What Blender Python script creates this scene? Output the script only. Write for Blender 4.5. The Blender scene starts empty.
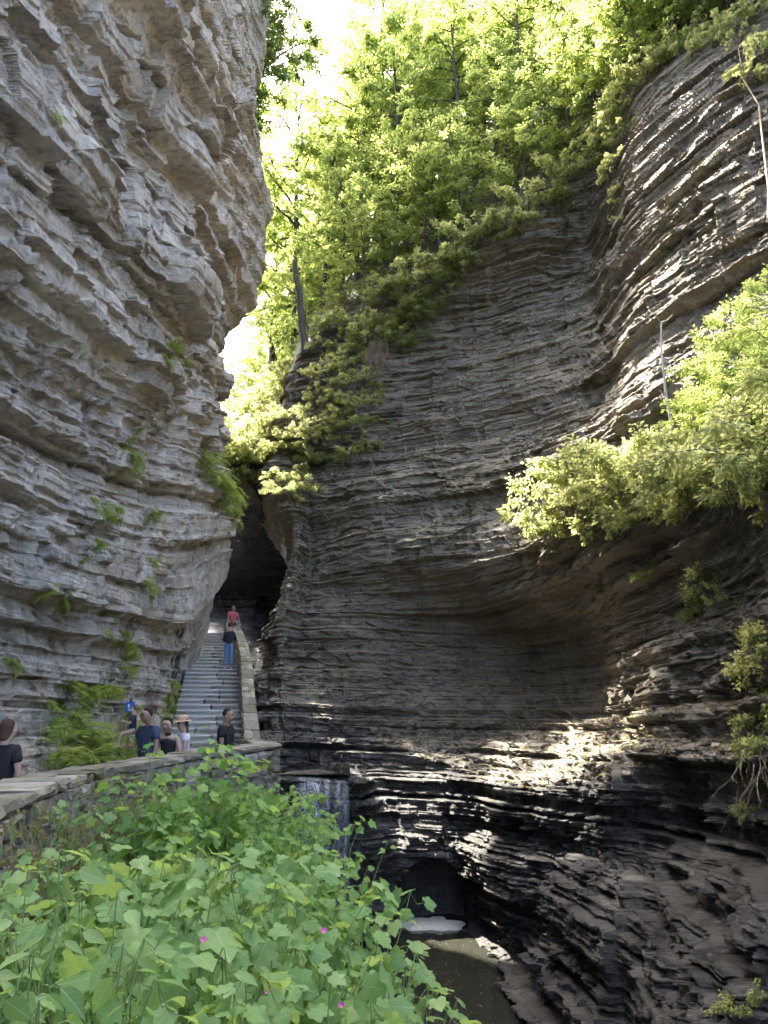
import bpy, bmesh, math, random
import numpy as np
from mathutils import Vector, Matrix

# ------------------------------------------------------------------ scene, camera, light
SC = bpy.context.scene
COL = SC.collection
PITCH = math.radians(15.7)
FPX = 740.0
CAM_Z = 1.6

cam_data = bpy.data.cameras.new('camera')
cam_data.sensor_fit = 'VERTICAL'
cam_data.sensor_height = 36.0
cam_data.lens = 36.0 * FPX / 1024.0
cam_data.clip_start = 0.05
cam_data.clip_end = 1000.0
cam = bpy.data.objects.new('camera', cam_data)
cam.location = (0, 0, CAM_Z)
cam.rotation_euler = (math.pi / 2 + PITCH, 0, 0)
COL.objects.link(cam)
SC.camera = cam

SUN_AZ = math.radians(-36)      # measured from +Y towards +X
SUN_EL = math.radians(59)
world = bpy.data.worlds.new('World')
SC.world = world
world.use_nodes = True
wn = world.node_tree
bg = wn.nodes['Background']
sky = wn.nodes.new('ShaderNodeTexSky')
sky.sky_type = 'NISHITA'
sky.sun_disc = False
sky.sun_elevation = SUN_EL
sky.sun_rotation = SUN_AZ
sky.air_density = .7
sky.dust_density = 5.0
sky.ozone_density = .4
wn.links.new(sky.outputs['Color'], bg.inputs['Color'])
bg.inputs['Strength'].default_value = 0.15

sun_data = bpy.data.lights.new('sun', 'SUN')
sun_data.energy = 4.0
sun_data.angle = math.radians(0.5)
sun_data.color = (1.0, 0.94, 0.84)
sun = bpy.data.objects.new('sun', sun_data)
sdir = Vector((math.sin(SUN_AZ) * math.cos(SUN_EL), math.cos(SUN_AZ) * math.cos(SUN_EL), math.sin(SUN_EL)))
sun.rotation_euler = sdir.to_track_quat('Z', 'Y').to_euler()
sun.location = (0, 0, 60)
COL.objects.link(sun)

SC.view_settings.view_transform = 'Standard'
SC.view_settings.look = 'None'
SC.view_settings.gamma = 1.0
SC.view_settings.use_curve_mapping = False
SC.view_settings.exposure = 3.2
SC.cycles.max_bounces = 5
SC.cycles.diffuse_bounces = 3
SC.cycles.glossy_bounces = 2
SC.cycles.transmission_bounces = 4
SC.cycles.transparent_max_bounces = 6
SC.cycles.sample_clamp_indirect = 6.0
SC.cycles.use_denoising = True
SC.cycles.use_adaptive_sampling = True
SC.cycles.adaptive_threshold = 0.03
SC.render.use_persistent_data = False

RNG = random.Random(7)
CP, SP = math.cos(PITCH), math.sin(PITCH)


def ray(px, py):
    """direction of a pixel of the photograph, scaled so that y = 1"""
    u = (px - 384.0) / FPX
    v = (512.0 - py) / FPX
    f = CP - v * SP
    return u / f, (SP + v * CP) / f


def at(px, py, d):
    a, b = ray(px, py)
    return (a * d, d, CAM_Z + b * d)


def to_px(P):
    x, y, z = P[..., 0], P[..., 1], P[..., 2] - CAM_Z
    dep = np.maximum(y * CP + z * SP, 0.3)
    up = -y * SP + z * CP
    return 384 + FPX * x / dep, 512 - FPX * up / dep


# ------------------------------------------------------------------ numpy noise
def hsh(a, b=0, c=0, s=0):
    a = np.asarray(a).astype(np.int64).astype(np.uint32)
    b = np.asarray(b).astype(np.int64).astype(np.uint32)
    c = np.asarray(c).astype(np.int64).astype(np.uint32)
    with np.errstate(over='ignore'):
        x = a * np.uint32(0x9E3779B1) ^ (b * np.uint32(0x85EBCA77) + np.uint32((s * 0x27D4EB2F + 0x165667B1) & 0xFFFFFFFF)) ^ (c * np.uint32(0xC2B2AE3D))
        x ^= x >> np.uint32(15)
        x = x * np.uint32(0x2C1B3C6D)
        x ^= x >> np.uint32(12)
        x = x * np.uint32(0x297A2D39)
        x ^= x >> np.uint32(15)
    return x.astype(np.float32) / np.float32(4294967296.0)


def vnoise(x, y, z, s=0):
    xi, yi, zi = np.floor(x), np.floor(y), np.floor(z)
    fx, fy, fz = x - xi, y - yi, z - zi
    fx = fx * fx * (3 - 2 * fx); fy = fy * fy * (3 - 2 * fy); fz = fz * fz * (3 - 2 * fz)
    r = 0
    for dx in (0, 1):
        wx = fx if dx else 1 - fx
        for dy in (0, 1):
            wy = fy if dy else 1 - fy
            for dz in (0, 1):
                wz = fz if dz else 1 - fz
                r = r + wx * wy * wz * hsh(xi + dx, yi + dy, zi + dz, s)
    return r * 2 - 1


def fbm(x, y, z, n=3, s=0):
    r, a, t = 0, 1.0, 0
    for k in range(n):
        r = r + a * vnoise(x, y, z, s + k * 17); t += a
        x, y, z, a = x * 2.03, y * 2.03, z * 2.03, a * .5
    return r / t


def cells(w, mean, jit, seed, key=0):
    """irregular one-dimensional cells: index, lower and upper bound"""
    i = np.floor(w / mean)
    b = lambda k: (k + jit * (hsh(k, key, 0, seed) - .5)) * mean
    lo = b(i)
    i = np.where(w < lo, i - 1, i)
    hi = b(i + 1)
    i = np.where(w >= hi, i + 1, i)
    return i, b(i), b(i + 1)


def smooth(a, b, x):
    t = np.clip((x - a) / (b - a), 0, 1)
    return t * t * (3 - 2 * t)


# ------------------------------------------------------------------ mesh helpers
def new_obj(name, verts, faces, mat=None, parent=None, smooth_shade=False, mat_index=None):
    """one mesh object from numpy or list data; faces: (n,k) array or list"""
    me = bpy.data.meshes.new(name)
    if isinstance(faces, np.ndarray):
        v = np.ascontiguousarray(verts, dtype=np.float32)
        n, k = faces.shape
        me.vertices.add(len(v)); me.vertices.foreach_set('co', v.ravel())
        me.loops.add(n * k); me.loops.foreach_set('vertex_index', np.ascontiguousarray(faces, dtype=np.int32).ravel())
        me.polygons.add(n); me.polygons.foreach_set('loop_start', np.arange(0, n * k, k, dtype=np.int32))
        try:
            me.polygons.foreach_set('loop_total', np.full(n, k, dtype=np.int32))
        except Exception:
            pass
        me.update(calc_edges=True)
    else:
        me.from_pydata([tuple(p) for p in verts], [], faces)
        me.update()
    if mat:
        for m in (mat if isinstance(mat, (list, tuple)) else [mat]):
            me.materials.append(m)
    if mat_index is not None:
        me.polygons.foreach_set('material_index', np.asarray(mat_index, dtype=np.int32))
    me.polygons.foreach_set('use_smooth', np.full(len(me.polygons), bool(smooth_shade)))
    o = bpy.data.objects.new(name, me)
    COL.objects.link(o)
    if parent:
        o.parent = parent
    return o


def grid_faces(nr, nc):
    i = np.arange(nr * nc).reshape(nr, nc)
    return np.stack([i[:-1, :-1], i[:-1, 1:], i[1:, 1:], i[1:, :-1]], -1).reshape(-1, 4)


def set_col(o, name, rgba):
    at_ = o.data.attributes.new(name, 'FLOAT_COLOR', 'POINT')
    at_.data.foreach_set('color', np.ascontiguousarray(rgba, dtype=np.float32).ravel())


def tag(o, label=None, cat=None, group=None, kind=None):
    if label: o['label'] = label
    if cat: o['category'] = cat
    if group: o['group'] = group
    if kind: o['kind'] = kind
    return o


def empty(name, loc=(0, 0, 0), rz=0, label=None, cat=None, group=None):
    o = bpy.data.objects.new(name, None)
    o.location = loc; o.rotation_euler = (0, 0, rz)
    o.empty_display_size = .2
    COL.objects.link(o)
    return tag(o, label, cat, group)


def copy_tree(o, parent=None):
    c = o.copy(); COL.objects.link(c)
    if parent: c.parent = parent
    for ch in list(o.children):
        copy_tree(ch, c)
    return c


# ------------------------------------------------------------------ materials
def mat_new(name):
    m = bpy.data.materials.new(name); m.use_nodes = True
    nt = m.node_tree
    return m, nt, nt.nodes['Principled BSDF']


def N(nt, typ, **kw):
    n = nt.nodes.new(typ)
    for k, v in kw.items():
        if k.startswith('_'):
            setattr(n, k[1:], v)
        else:
            n.inputs[k].default_value = v
    return n


def noise(nt, scale, detail=4, rough=.6, vec=None, dist=0):
    n = N(nt, 'ShaderNodeTexNoise', Scale=scale, Detail=detail, Roughness=rough, Distortion=dist)
    if vec: nt.links.new(vec, n.inputs['Vector'])
    return n.outputs['Fac']


def ramp(nt, fac, stops):
    r = nt.nodes.new('ShaderNodeValToRGB')
    e = r.color_ramp.elements
    while len(e) > 1: e.remove(e[-1])
    e[0].position = stops[0][0]; e[0].color = (*stops[0][1], 1)
    for p, c in stops[1:]:
        x = e.new(p); x.color = (*c, 1)
    nt.links.new(fac, r.inputs['Fac'])
    return r.outputs['Color']


def mix(nt, fac, a, b, mode='MIX'):
    m = nt.nodes.new('ShaderNodeMix'); m.data_type = 'RGBA'; m.blend_type = mode
    for sock, val in ((m.inputs[0], fac), (m.inputs[6], a), (m.inputs[7], b)):
        if isinstance(val, (int, float)): sock.default_value = val
        elif isinstance(val, tuple): sock.default_value = (*val, 1)
        else: nt.links.new(val, sock)
    return m.outputs[2]


def math_(nt, op, a, b=0.0, clamp=False):
    m = nt.nodes.new('ShaderNodeMath'); m.operation = op; m.use_clamp = clamp
    for sock, val in ((m.inputs[0], a), (m.inputs[1], b)):
        if isinstance(val, (int, float)): sock.default_value = val
        else: nt.links.new(val, sock)
    return m.outputs[0]


def scaled(nt, vec, sx, sy, sz):
    m = N(nt, 'ShaderNodeMapping'); m.inputs['Scale'].default_value = (sx, sy, sz)
    nt.links.new(vec, m.inputs['Vector'])
    return m.outputs['Vector']


def geo_pos(nt):
    return N(nt, 'ShaderNodeNewGeometry').outputs['Position']


def bump(nt, bsdf, height, strength=.5, dist=.05):
    b = N(nt, 'ShaderNodeBump', Strength=strength, Distance=dist)
    nt.links.new(height, b.inputs['Height']); nt.links.new(b.outputs['Normal'], bsdf.inputs['Normal'])


def rock_material(name, dark, light, tan, moss, soil, lichen=.57):
    """attribute 'rock': R bed tone, G rusty tan, B wet, A soil or plant cover"""
    m, nt, b = mat_new(name)
    L = nt.links
    a = N(nt, 'ShaderNodeAttribute', _attribute_name='rock')
    sep = N(nt, 'ShaderNodeSeparateColor'); L.new(a.outputs['Color'], sep.inputs[0])
    tone, rust, wet_shade, cover = sep.outputs[0], sep.outputs[1], sep.outputs[2], a.outputs['Alpha']
    P = geo_pos(nt)
    big = noise(nt, .55, 5, .65, P)
    fine = noise(nt, 7.0, 8, .7, P)
    lam = noise(nt, 1.0, 7, .75, scaled(nt, P, 2.6, 2.6, 22))
    t = math_(nt, 'ADD', math_(nt, 'MULTIPLY', tone, .45), math_(nt, 'MULTIPLY', lam, .55))
    t = math_(nt, 'ADD', t, math_(nt, 'MULTIPLY', math_(nt, 'SUBTRACT', fine, .5), .9))
    t = math_(nt, 'ADD', t, math_(nt, 'MULTIPLY', math_(nt, 'SUBTRACT', big, .5), 1.1), True)
    col = ramp(nt, t, [(.16, dark), (.70, light), (1.0, tuple(min(1, c * 1.25) for c in light))])
    rf = math_(nt, 'MULTIPLY', rust, math_(nt, 'MULTIPLY', math_(nt, 'SUBTRACT', noise(nt, .9, 5, .65, scaled(nt, P, 1, 1, 2.2)), .33), 3.0, True), True)
    col = mix(nt, rf, col, mix(nt, .40, tan, col, 'MIX'))
    col = mix(nt, math_(nt, 'MULTIPLY', wet_shade, .55), col, mix(nt, 1.0, col, (.36, .42, .52), 'MULTIPLY'))  # wetness darkens; the blue cast puts sky reflection into the colour
    # black lichen and pale lichen spots
    li = noise(nt, 3.1, 6, .75, P)
    col = mix(nt, math_(nt, 'MULTIPLY', math_(nt, 'SUBTRACT', li, lichen), 7, True), col, mix(nt, .65, col, tuple(c * .55 for c in dark)))
    pl = noise(nt, 11.0, 5, .7, P)
    col = mix(nt, math_(nt, 'MULTIPLY', math_(nt, 'SUBTRACT', pl, .60), 9, True), col, mix(nt, .55, col, tuple(min(.8, c * 1.5) for c in light)))
    ml = math_(nt, 'MULTIPLY', math_(nt, 'SUBTRACT', noise(nt, 2.0, 6, .7, P), math_(nt, 'SUBTRACT', .72, math_(nt, 'MULTIPLY', cover, .6))), 8, True)
    ml = math_(nt, 'MULTIPLY', ml, math_(nt, 'MULTIPLY', cover, 3, True))
    col = mix(nt, ml, col, mix(nt, noise(nt, 1.3, 4, .6, P), soil, moss))
    L.new(col, b.inputs['Base Color'])
    rr = math_(nt, 'SUBTRACT', math_(nt, 'ADD', .72, math_(nt, 'MULTIPLY', fine, .25)), math_(nt, 'MULTIPLY', wet_shade, .52))
    L.new(rr, b.inputs['Roughness'])
    b.inputs['Specular IOR Level'].default_value = .4
    h = math_(nt, 'ADD', math_(nt, 'MULTIPLY', lam, .7), math_(nt, 'MULTIPLY', noise(nt, 9, 8, .72, P), 1.0))
    bump(nt, b, h, 1.0, .08)
    return m


M = {}
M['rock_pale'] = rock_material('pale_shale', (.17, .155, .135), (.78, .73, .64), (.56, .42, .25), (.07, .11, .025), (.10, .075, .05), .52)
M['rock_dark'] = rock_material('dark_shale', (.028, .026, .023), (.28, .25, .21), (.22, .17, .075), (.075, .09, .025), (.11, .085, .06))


# ------------------------------------------------------------------ spline surfaces
def spline_weights(t, n, tens=.38):
    """cardinal spline weights: (len(t), n); t runs over 0..n-1"""
    W = np.zeros((len(t), n))
    i = np.clip(np.floor(t).astype(int), 0, n - 2)
    f = t - i
    h00 = 2 * f**3 - 3 * f**2 + 1; h10 = f**3 - 2 * f**2 + f
    h01 = -2 * f**3 + 3 * f**2; h11 = f**3 - f**2
    rows = np.arange(len(t))

    def add(k, w):
        np.add.at(W, (rows, np.clip(k, 0, n - 1)), w)
    add(i, h00); add(i + 1, h01)
    add(i + 1, h10 * tens); add(i - 1, -h10 * tens)
    add(i + 2, h11 * tens); add(i, -h11 * tens)
    return W


def params(C, step, axis, cap):
    """parameter values so that neighbouring samples lie about STEP pixels apart"""
    px, py = to_px(C)
    q = np.stack([px, py], -1)
    out = []
    n = C.shape[axis]
    for k in range(n - 1):
        a = np.take(q, k, axis); b = np.take(q, k + 1, axis)
        inside = (np.minimum(a[:, 0], b[:, 0]) < 800) & (np.maximum(a[:, 0], b[:, 0]) > -30) & (np.minimum(a[:, 1], b[:, 1]) < 1060) & (np.maximum(a[:, 1], b[:, 1]) > -40)
        L = np.linalg.norm(a - b, axis=1)
        m = L[inside].max() if inside.any() else min(40 * step, cap)
        cnt = int(np.clip(m / step, 10, cap))
        out.append(k + np.arange(cnt) / cnt)
    out.append(np.array([n - 1.0]))
    return np.concatenate(out)


def normals(P):
    a = np.gradient(P, axis=0); b = np.gradient(P, axis=1)
    n = np.cross(b, a)
    n /= np.linalg.norm(n, axis=-1, keepdims=True) + 1e-9
    return n


def facets(u, v, seed):
    """nearest jittered seed: random id numbers and offset from the seed"""
    iu, iv = np.floor(u), np.floor(v)
    best = np.full(u.shape, 1e9, np.float32); bi = np.zeros_like(u); bj = np.zeros_like(u); du = np.zeros_like(u); dv = np.zeros_like(u)
    for a in (-1, 0, 1):
        for b in (-1, 0, 1):
            ci, cj = iu + a, iv + b
            ou = u - (ci + .08 + .84 * hsh(ci, cj, 1, seed)); ov = v - (cj + .08 + .84 * hsh(ci, cj, 2, seed))
            d = ou * ou + ov * ov
            m = d < best
            best = np.where(m, d, best); bi = np.where(m, ci, bi); bj = np.where(m, cj, bj); du = np.where(m, ou, du); dv = np.where(m, ov, dv)
    return bi, bj, du, dv


def saw(f, soft=.09):
    """-.5 to .5 through a bed, returning over its last SOFT share"""
    return np.where(f < 1 - soft, f / (1 - soft) - .5, .5 - (f - 1 + soft) / soft)


def strata(w, s, k, levels, seed):
    """sum of bed and block offsets; also the tone of the bed and a rust value.
    level: (kind, thickness, width, amplitude, tilt, tone weight)"""
    D = np.zeros_like(w); tone = np.zeros_like(w); rust = np.zeros_like(w)
    dw = np.maximum(np.abs(np.gradient(w, axis=0)), np.abs(np.gradient(w, axis=1)))
    ds = np.maximum(np.abs(np.gradient(s, axis=0)), np.abs(np.gradient(s, axis=1)))
    for q, (kind, th, wd, amp, tilt, tw) in enumerate(levels):
        fade = np.clip(1.6 - 2.6 * dw / th, 0, 1)
        if kind == 'bed':
            i, lo, hi = cells(w, th, .9, seed + q * 11)
            f = (w - lo) / np.maximum(hi - lo, 1e-4)
            ii = np.floor(i / 3)                       # neighbouring beds share most of their joints
            off = hsh(ii, 3, 7, seed + q) * 50
            j, l2, h2 = cells(s + off, wd, .95, seed + q * 13 + 5, ii)
            g = (s + off - l2) / np.maximum(h2 - l2, 1e-4)
            fs = np.clip(1.6 - 2.6 * ds / wd, 0, 1)
            r = (hsh(i, j, 1, seed + q) - .5) * fs
            rb = hsh(i, 0, 2, seed + q) - .5
            rb = np.where(hsh(i, 0, 12, seed + q) < .26, -.95, rb)      # soft beds weather back into dark slots
            t1 = (hsh(i, j, 3, seed + q) - .5) * fs
            t2 = hsh(i, j, 4, seed + q) - .5
            edge = 1 - .34 * np.abs(2 * f - 1) ** 7 - .30 * np.abs(2 * g - 1) ** 14 * fs
            D += amp * k[q] * fade * ((.7 * r + .8 * rb + .55) * edge - .55 + tilt * (t1 * (g - .5) + .6 * t2 * (f - .5)))
        else:
            lean = .35 * (hsh(np.floor(w / (th * 4)), 0, 9, seed + q) - .5)
            i, j, du, dv = facets(s / wd + lean * w / th, w / th, seed + q * 7)
            fs = np.clip(1.6 - 2.6 * np.maximum(ds / wd, dw / th), 0, 1)
            r = hsh(i, j, 1, seed + q) - .5
            D += amp * k[q] * fs * (1.3 * r + tilt * ((hsh(i, j, 3, seed + q) - .5) * du + (hsh(i, j, 4, seed + q) - .35) * dv) * 1.6)
        tone += tw * (.55 * hsh(i, j, 5, seed + q) + .45 * hsh(i, 0, 6, seed + q))
        rust = np.maximum(rust, (hsh(i, j, 8, seed + q) > .72) * tw * 2)
    return D, tone, rust


def build_rock(name, P, s_line, levels, seed, amp_fn, mat, attr_fn, noise_amp=(.5, .18), dip=(0.0, 0.02), stair=.85, stair_th=((.42, 11, 1.0),), carve=None, flat=None):
    nr, nc, _ = P.shape
    x, y, z = P[..., 0], P[..., 1], P[..., 2]
    nrm = normals(P)
    # orient towards the gorge side by the caller's grid order
    wl = .35 + .65 * smooth(-3.8, -1.5, z)
    lo = fbm(x * .16, y * .16, z * .16, 2, seed + 90) * noise_amp[0] * wl + fbm(x * .55, y * .55, z * .55, 3, seed + 91) * noise_amp[1] * wl
    w = z + dip[0] * x + (dip[1] * y if not callable(dip[1]) else dip[1](y, z)) + .10 * fbm(x * .12, y * .12, z * .25, 2, seed + 50) + .025 * fbm(x * .6, y * .6, z * .6, 2, seed + 51)
    s = np.broadcast_to(s_line, (nr, nc)) + .16 * fbm(x * .5, y * .5, z * .5, 2, seed + 52) + .05 * z
    k = amp_fn(x, y, z)
    D, tone, rust = strata(w, s, k, levels, seed)
    nh = nrm[..., :2]; nhl = np.linalg.norm(nh, axis=-1)
    hd = nh / (nhl[..., None] + 1e-6)
    steep = np.clip(nhl * 1.5, 0, 1)
    # stair-stepping of sloping faces: every bed keeps a near vertical riser
    ra = np.clip(nrm[..., 2] / np.maximum(nhl, .25), -2.2, 2.2)
    dw = np.maximum(np.abs(np.gradient(w, axis=0)), np.abs(np.gradient(w, axis=1)))
    for th, sd, wt in stair_th:
        i, l, h = cells(w, th, .9, seed + sd)
        f = (w - l) / np.maximum(h - l, 1e-4)
        D = D + stair * wt * np.clip(1.6 - 2.6 * dw / th, 0, 1) * np.clip(saw(f) * (h - l), -.6, .6) * ra
    Q = P.copy()
    D = D * steep
    if flat is not None:
        D = D * flat; lo = lo * (.3 + .7 * flat)
    if carve is not None:
        cm, cd = carve(P)
        D = D * (1 - cm); lo = lo * (1 - cm)
        Q = Q + cd
    Q[..., :2] += hd * (D + lo)[..., None]
    Q[..., 2] += (1 - steep) * fbm(x * 1.2, y * 1.2, z * 1.2, 4, seed + 60) * .28
    o = new_obj(name, Q.reshape(-1, 3), grid_faces(nr, nc), mat)
    rg = attr_fn(Q, nrm, tone, rust)
    set_col(o, 'rock', np.stack(rg, -1).reshape(-1, 4))
    tag(o, kind='structure')
    return o, Q
# ------------------------------------------------------------------ the left cliff
LD = [-8, 2, 6, 9, 12, 15, 17, 20, 24, 27, 30, 32.2, 36, 43]
LZ = [0, 3, 6, 9.5, 12, 15, 18, 21, 24, 28, 34, 50]
LX = np.array([
    [-4.8, -4.9, -4.8, -4.8, -4.8, -5.0, -5.2, -5.6, -6.0, -7.0, -8.0, -9.5],
    [-5.0, -5.1, -5.0, -4.9, -4.8, -5.0, -5.2, -5.6, -6.0, -7.0, -8.0, -9.5],
    [-5.2, -5.3, -5.2, -5.0, -4.9, -5.0, -5.2, -5.6, -6.0, -7.0, -8.0, -9.5],
    [-5.3, -5.4, -5.3, -5.1, -4.9, -4.9, -5.2, -5.6, -6.0, -7.0, -8.0, -9.5],
    [-5.2, -5.4, -5.4, -5.2, -4.9, -4.8, -5.1, -5.6, -6.0, -7.0, -8.0, -9.5],
    [-5.2, -5.5, -5.5, -5.2, -4.7, -4.5, -5.2, -5.8, -6.2, -7.0, -8.0, -9.5],
    [-5.4, -5.8, -5.8, -5.9, -6.0, -6.0, -6.1, -6.2, -6.3, -6.8, -7.4, -9.0],
    [-5.8, -6.0, -5.9, -6.1, -6.3, -6.4, -6.4, -6.2, -6.2, -6.6, -7.0, -8.5],
    [-6.5, -6.5, -6.1, -5.6, -6.2, -6.6, -6.4, -6.0, -6.0, -6.4, -6.4, -6.4],
    [-7.3, -7.1, -6.5, -5.9, -6.9, -7.5, -6.8, -5.8, -5.7, -6.2, -6.2, -6.0],
    [-8.1, -7.6, -6.9, -6.5, -7.6, -8.3, -7.2, -5.9, -5.6, -6.3, -6.1, -5.8],  # unseen cliff top leans out, shaped to shade the lower right
    [-9.8, -9.2, -8.2, -8.0, -8.6, -9.3, -8.6, -7.8, -7.6, -8.0, -7.6, -7.0],
    [-15., -14., -13., -13., -13., -14., -14., -13., -13., -13., -14., -15.],
    [-13., -13., -13., -13., -13., -14., -13.5, -13., -13., -13., -13., -13.]])


def table(dv, zv):
    """cubic look-up of the left cliff's x at (d, z)"""
    td = np.interp(dv, LD, np.arange(len(LD))); tz = np.interp(zv, LZ, np.arange(len(LZ)))
    return td, tz


def left_cliff():
    # rows fan out with distance so that the density follows the view
    cols_d = np.array(LD, float)
    ks = np.array([0, .05, .1, .2, .3, .4, .5, .6, .7, .8, .9, 1.0, 1.35, 2.2])
    zt = lambda k, d: -.4 + np.minimum(k * (np.maximum(d, 3) * 1.27 + 2.6), 50)
    C = np.zeros((len(ks), len(cols_d), 3))
    for a, k in enumerate(ks):
        for c, d in enumerate(cols_d):
            z = zt(k, d)
            C[a, c] = (np.interp(z, LZ, LX[c]), d, z)
    tr = params(C, 1.25, 0, 150); tc = params(C, 1.15, 1, 260)
    k = np.interp(tr, np.arange(len(ks)), ks)[:, None]
    d = (spline_weights(tc, len(cols_d), .5) @ cols_d)[None, :]
    z = zt(k, d)
    d2 = np.broadcast_to(d, z.shape)
    # bicubic look-up of the table at every vertex
    td = np.interp(d[0], LD, np.arange(len(LD)))
    Xd = spline_weights(tc, len(LD), .5) @ LX          # (nc, nz)
    tz = np.interp(z, LZ, np.arange(len(LZ)))
    x = np.zeros_like(z)
    for c in range(z.shape[1]):
        x[:, c] = spline_weights(tz[:, c], len(LZ), .45) @ Xd[c]
    P = np.stack([x, d2, z], -1)[:, ::-1]       # so that normals face the gorge
    s_line = P[P.shape[0] // 2, :, 1] * 1.0 - P[P.shape[0] // 2, :, 0] * .8
    levels = [('bed', 1.9, 3.2, .52, .45, .2), ('bed', .62, 1.15, .40, .45, .3), ('facet', .8, 1.5, .16, .9, .2), ('bed', .21, .48, .17, .5, .3), ('bed', .075, .2, .03, .5, .2)]

    def amp(x, y, z):
        up = smooth(5, 10, z)
        one = np.ones_like(z)
        far = 1 - .55 * smooth(24, 29, y)
        return [(.35 + .65 * up) * far, (.65 + .5 * up) * far, (.3 + .9 * up) * far, (1.4 - .4 * up) * far, (1.4 - .5 * up) * far]

    def attr(Q, n, tone, rust):
        x, y, z = Q[..., 0], Q[..., 1], Q[..., 2]
        t = np.clip(tone * .9 - .05 + .12 * fbm(x * .3, y * .3, z * .3, 3, 5), 0, 1)
        rec = smooth(15.5, 17.5, y) * smooth(8, 12, z)          # the recess is browner and darker in tone
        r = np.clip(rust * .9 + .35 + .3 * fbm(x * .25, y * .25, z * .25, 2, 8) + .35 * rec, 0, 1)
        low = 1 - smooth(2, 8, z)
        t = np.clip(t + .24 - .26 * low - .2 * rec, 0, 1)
        wet_shade = .06 * low
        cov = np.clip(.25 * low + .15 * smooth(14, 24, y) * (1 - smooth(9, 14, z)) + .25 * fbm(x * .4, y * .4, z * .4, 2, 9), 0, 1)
        return t, r, wet_shade, cov
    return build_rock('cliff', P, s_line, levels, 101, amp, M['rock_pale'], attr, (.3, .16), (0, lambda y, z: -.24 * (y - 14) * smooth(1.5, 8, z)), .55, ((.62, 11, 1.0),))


LEFT, LEFT_Q = left_cliff()

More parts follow.
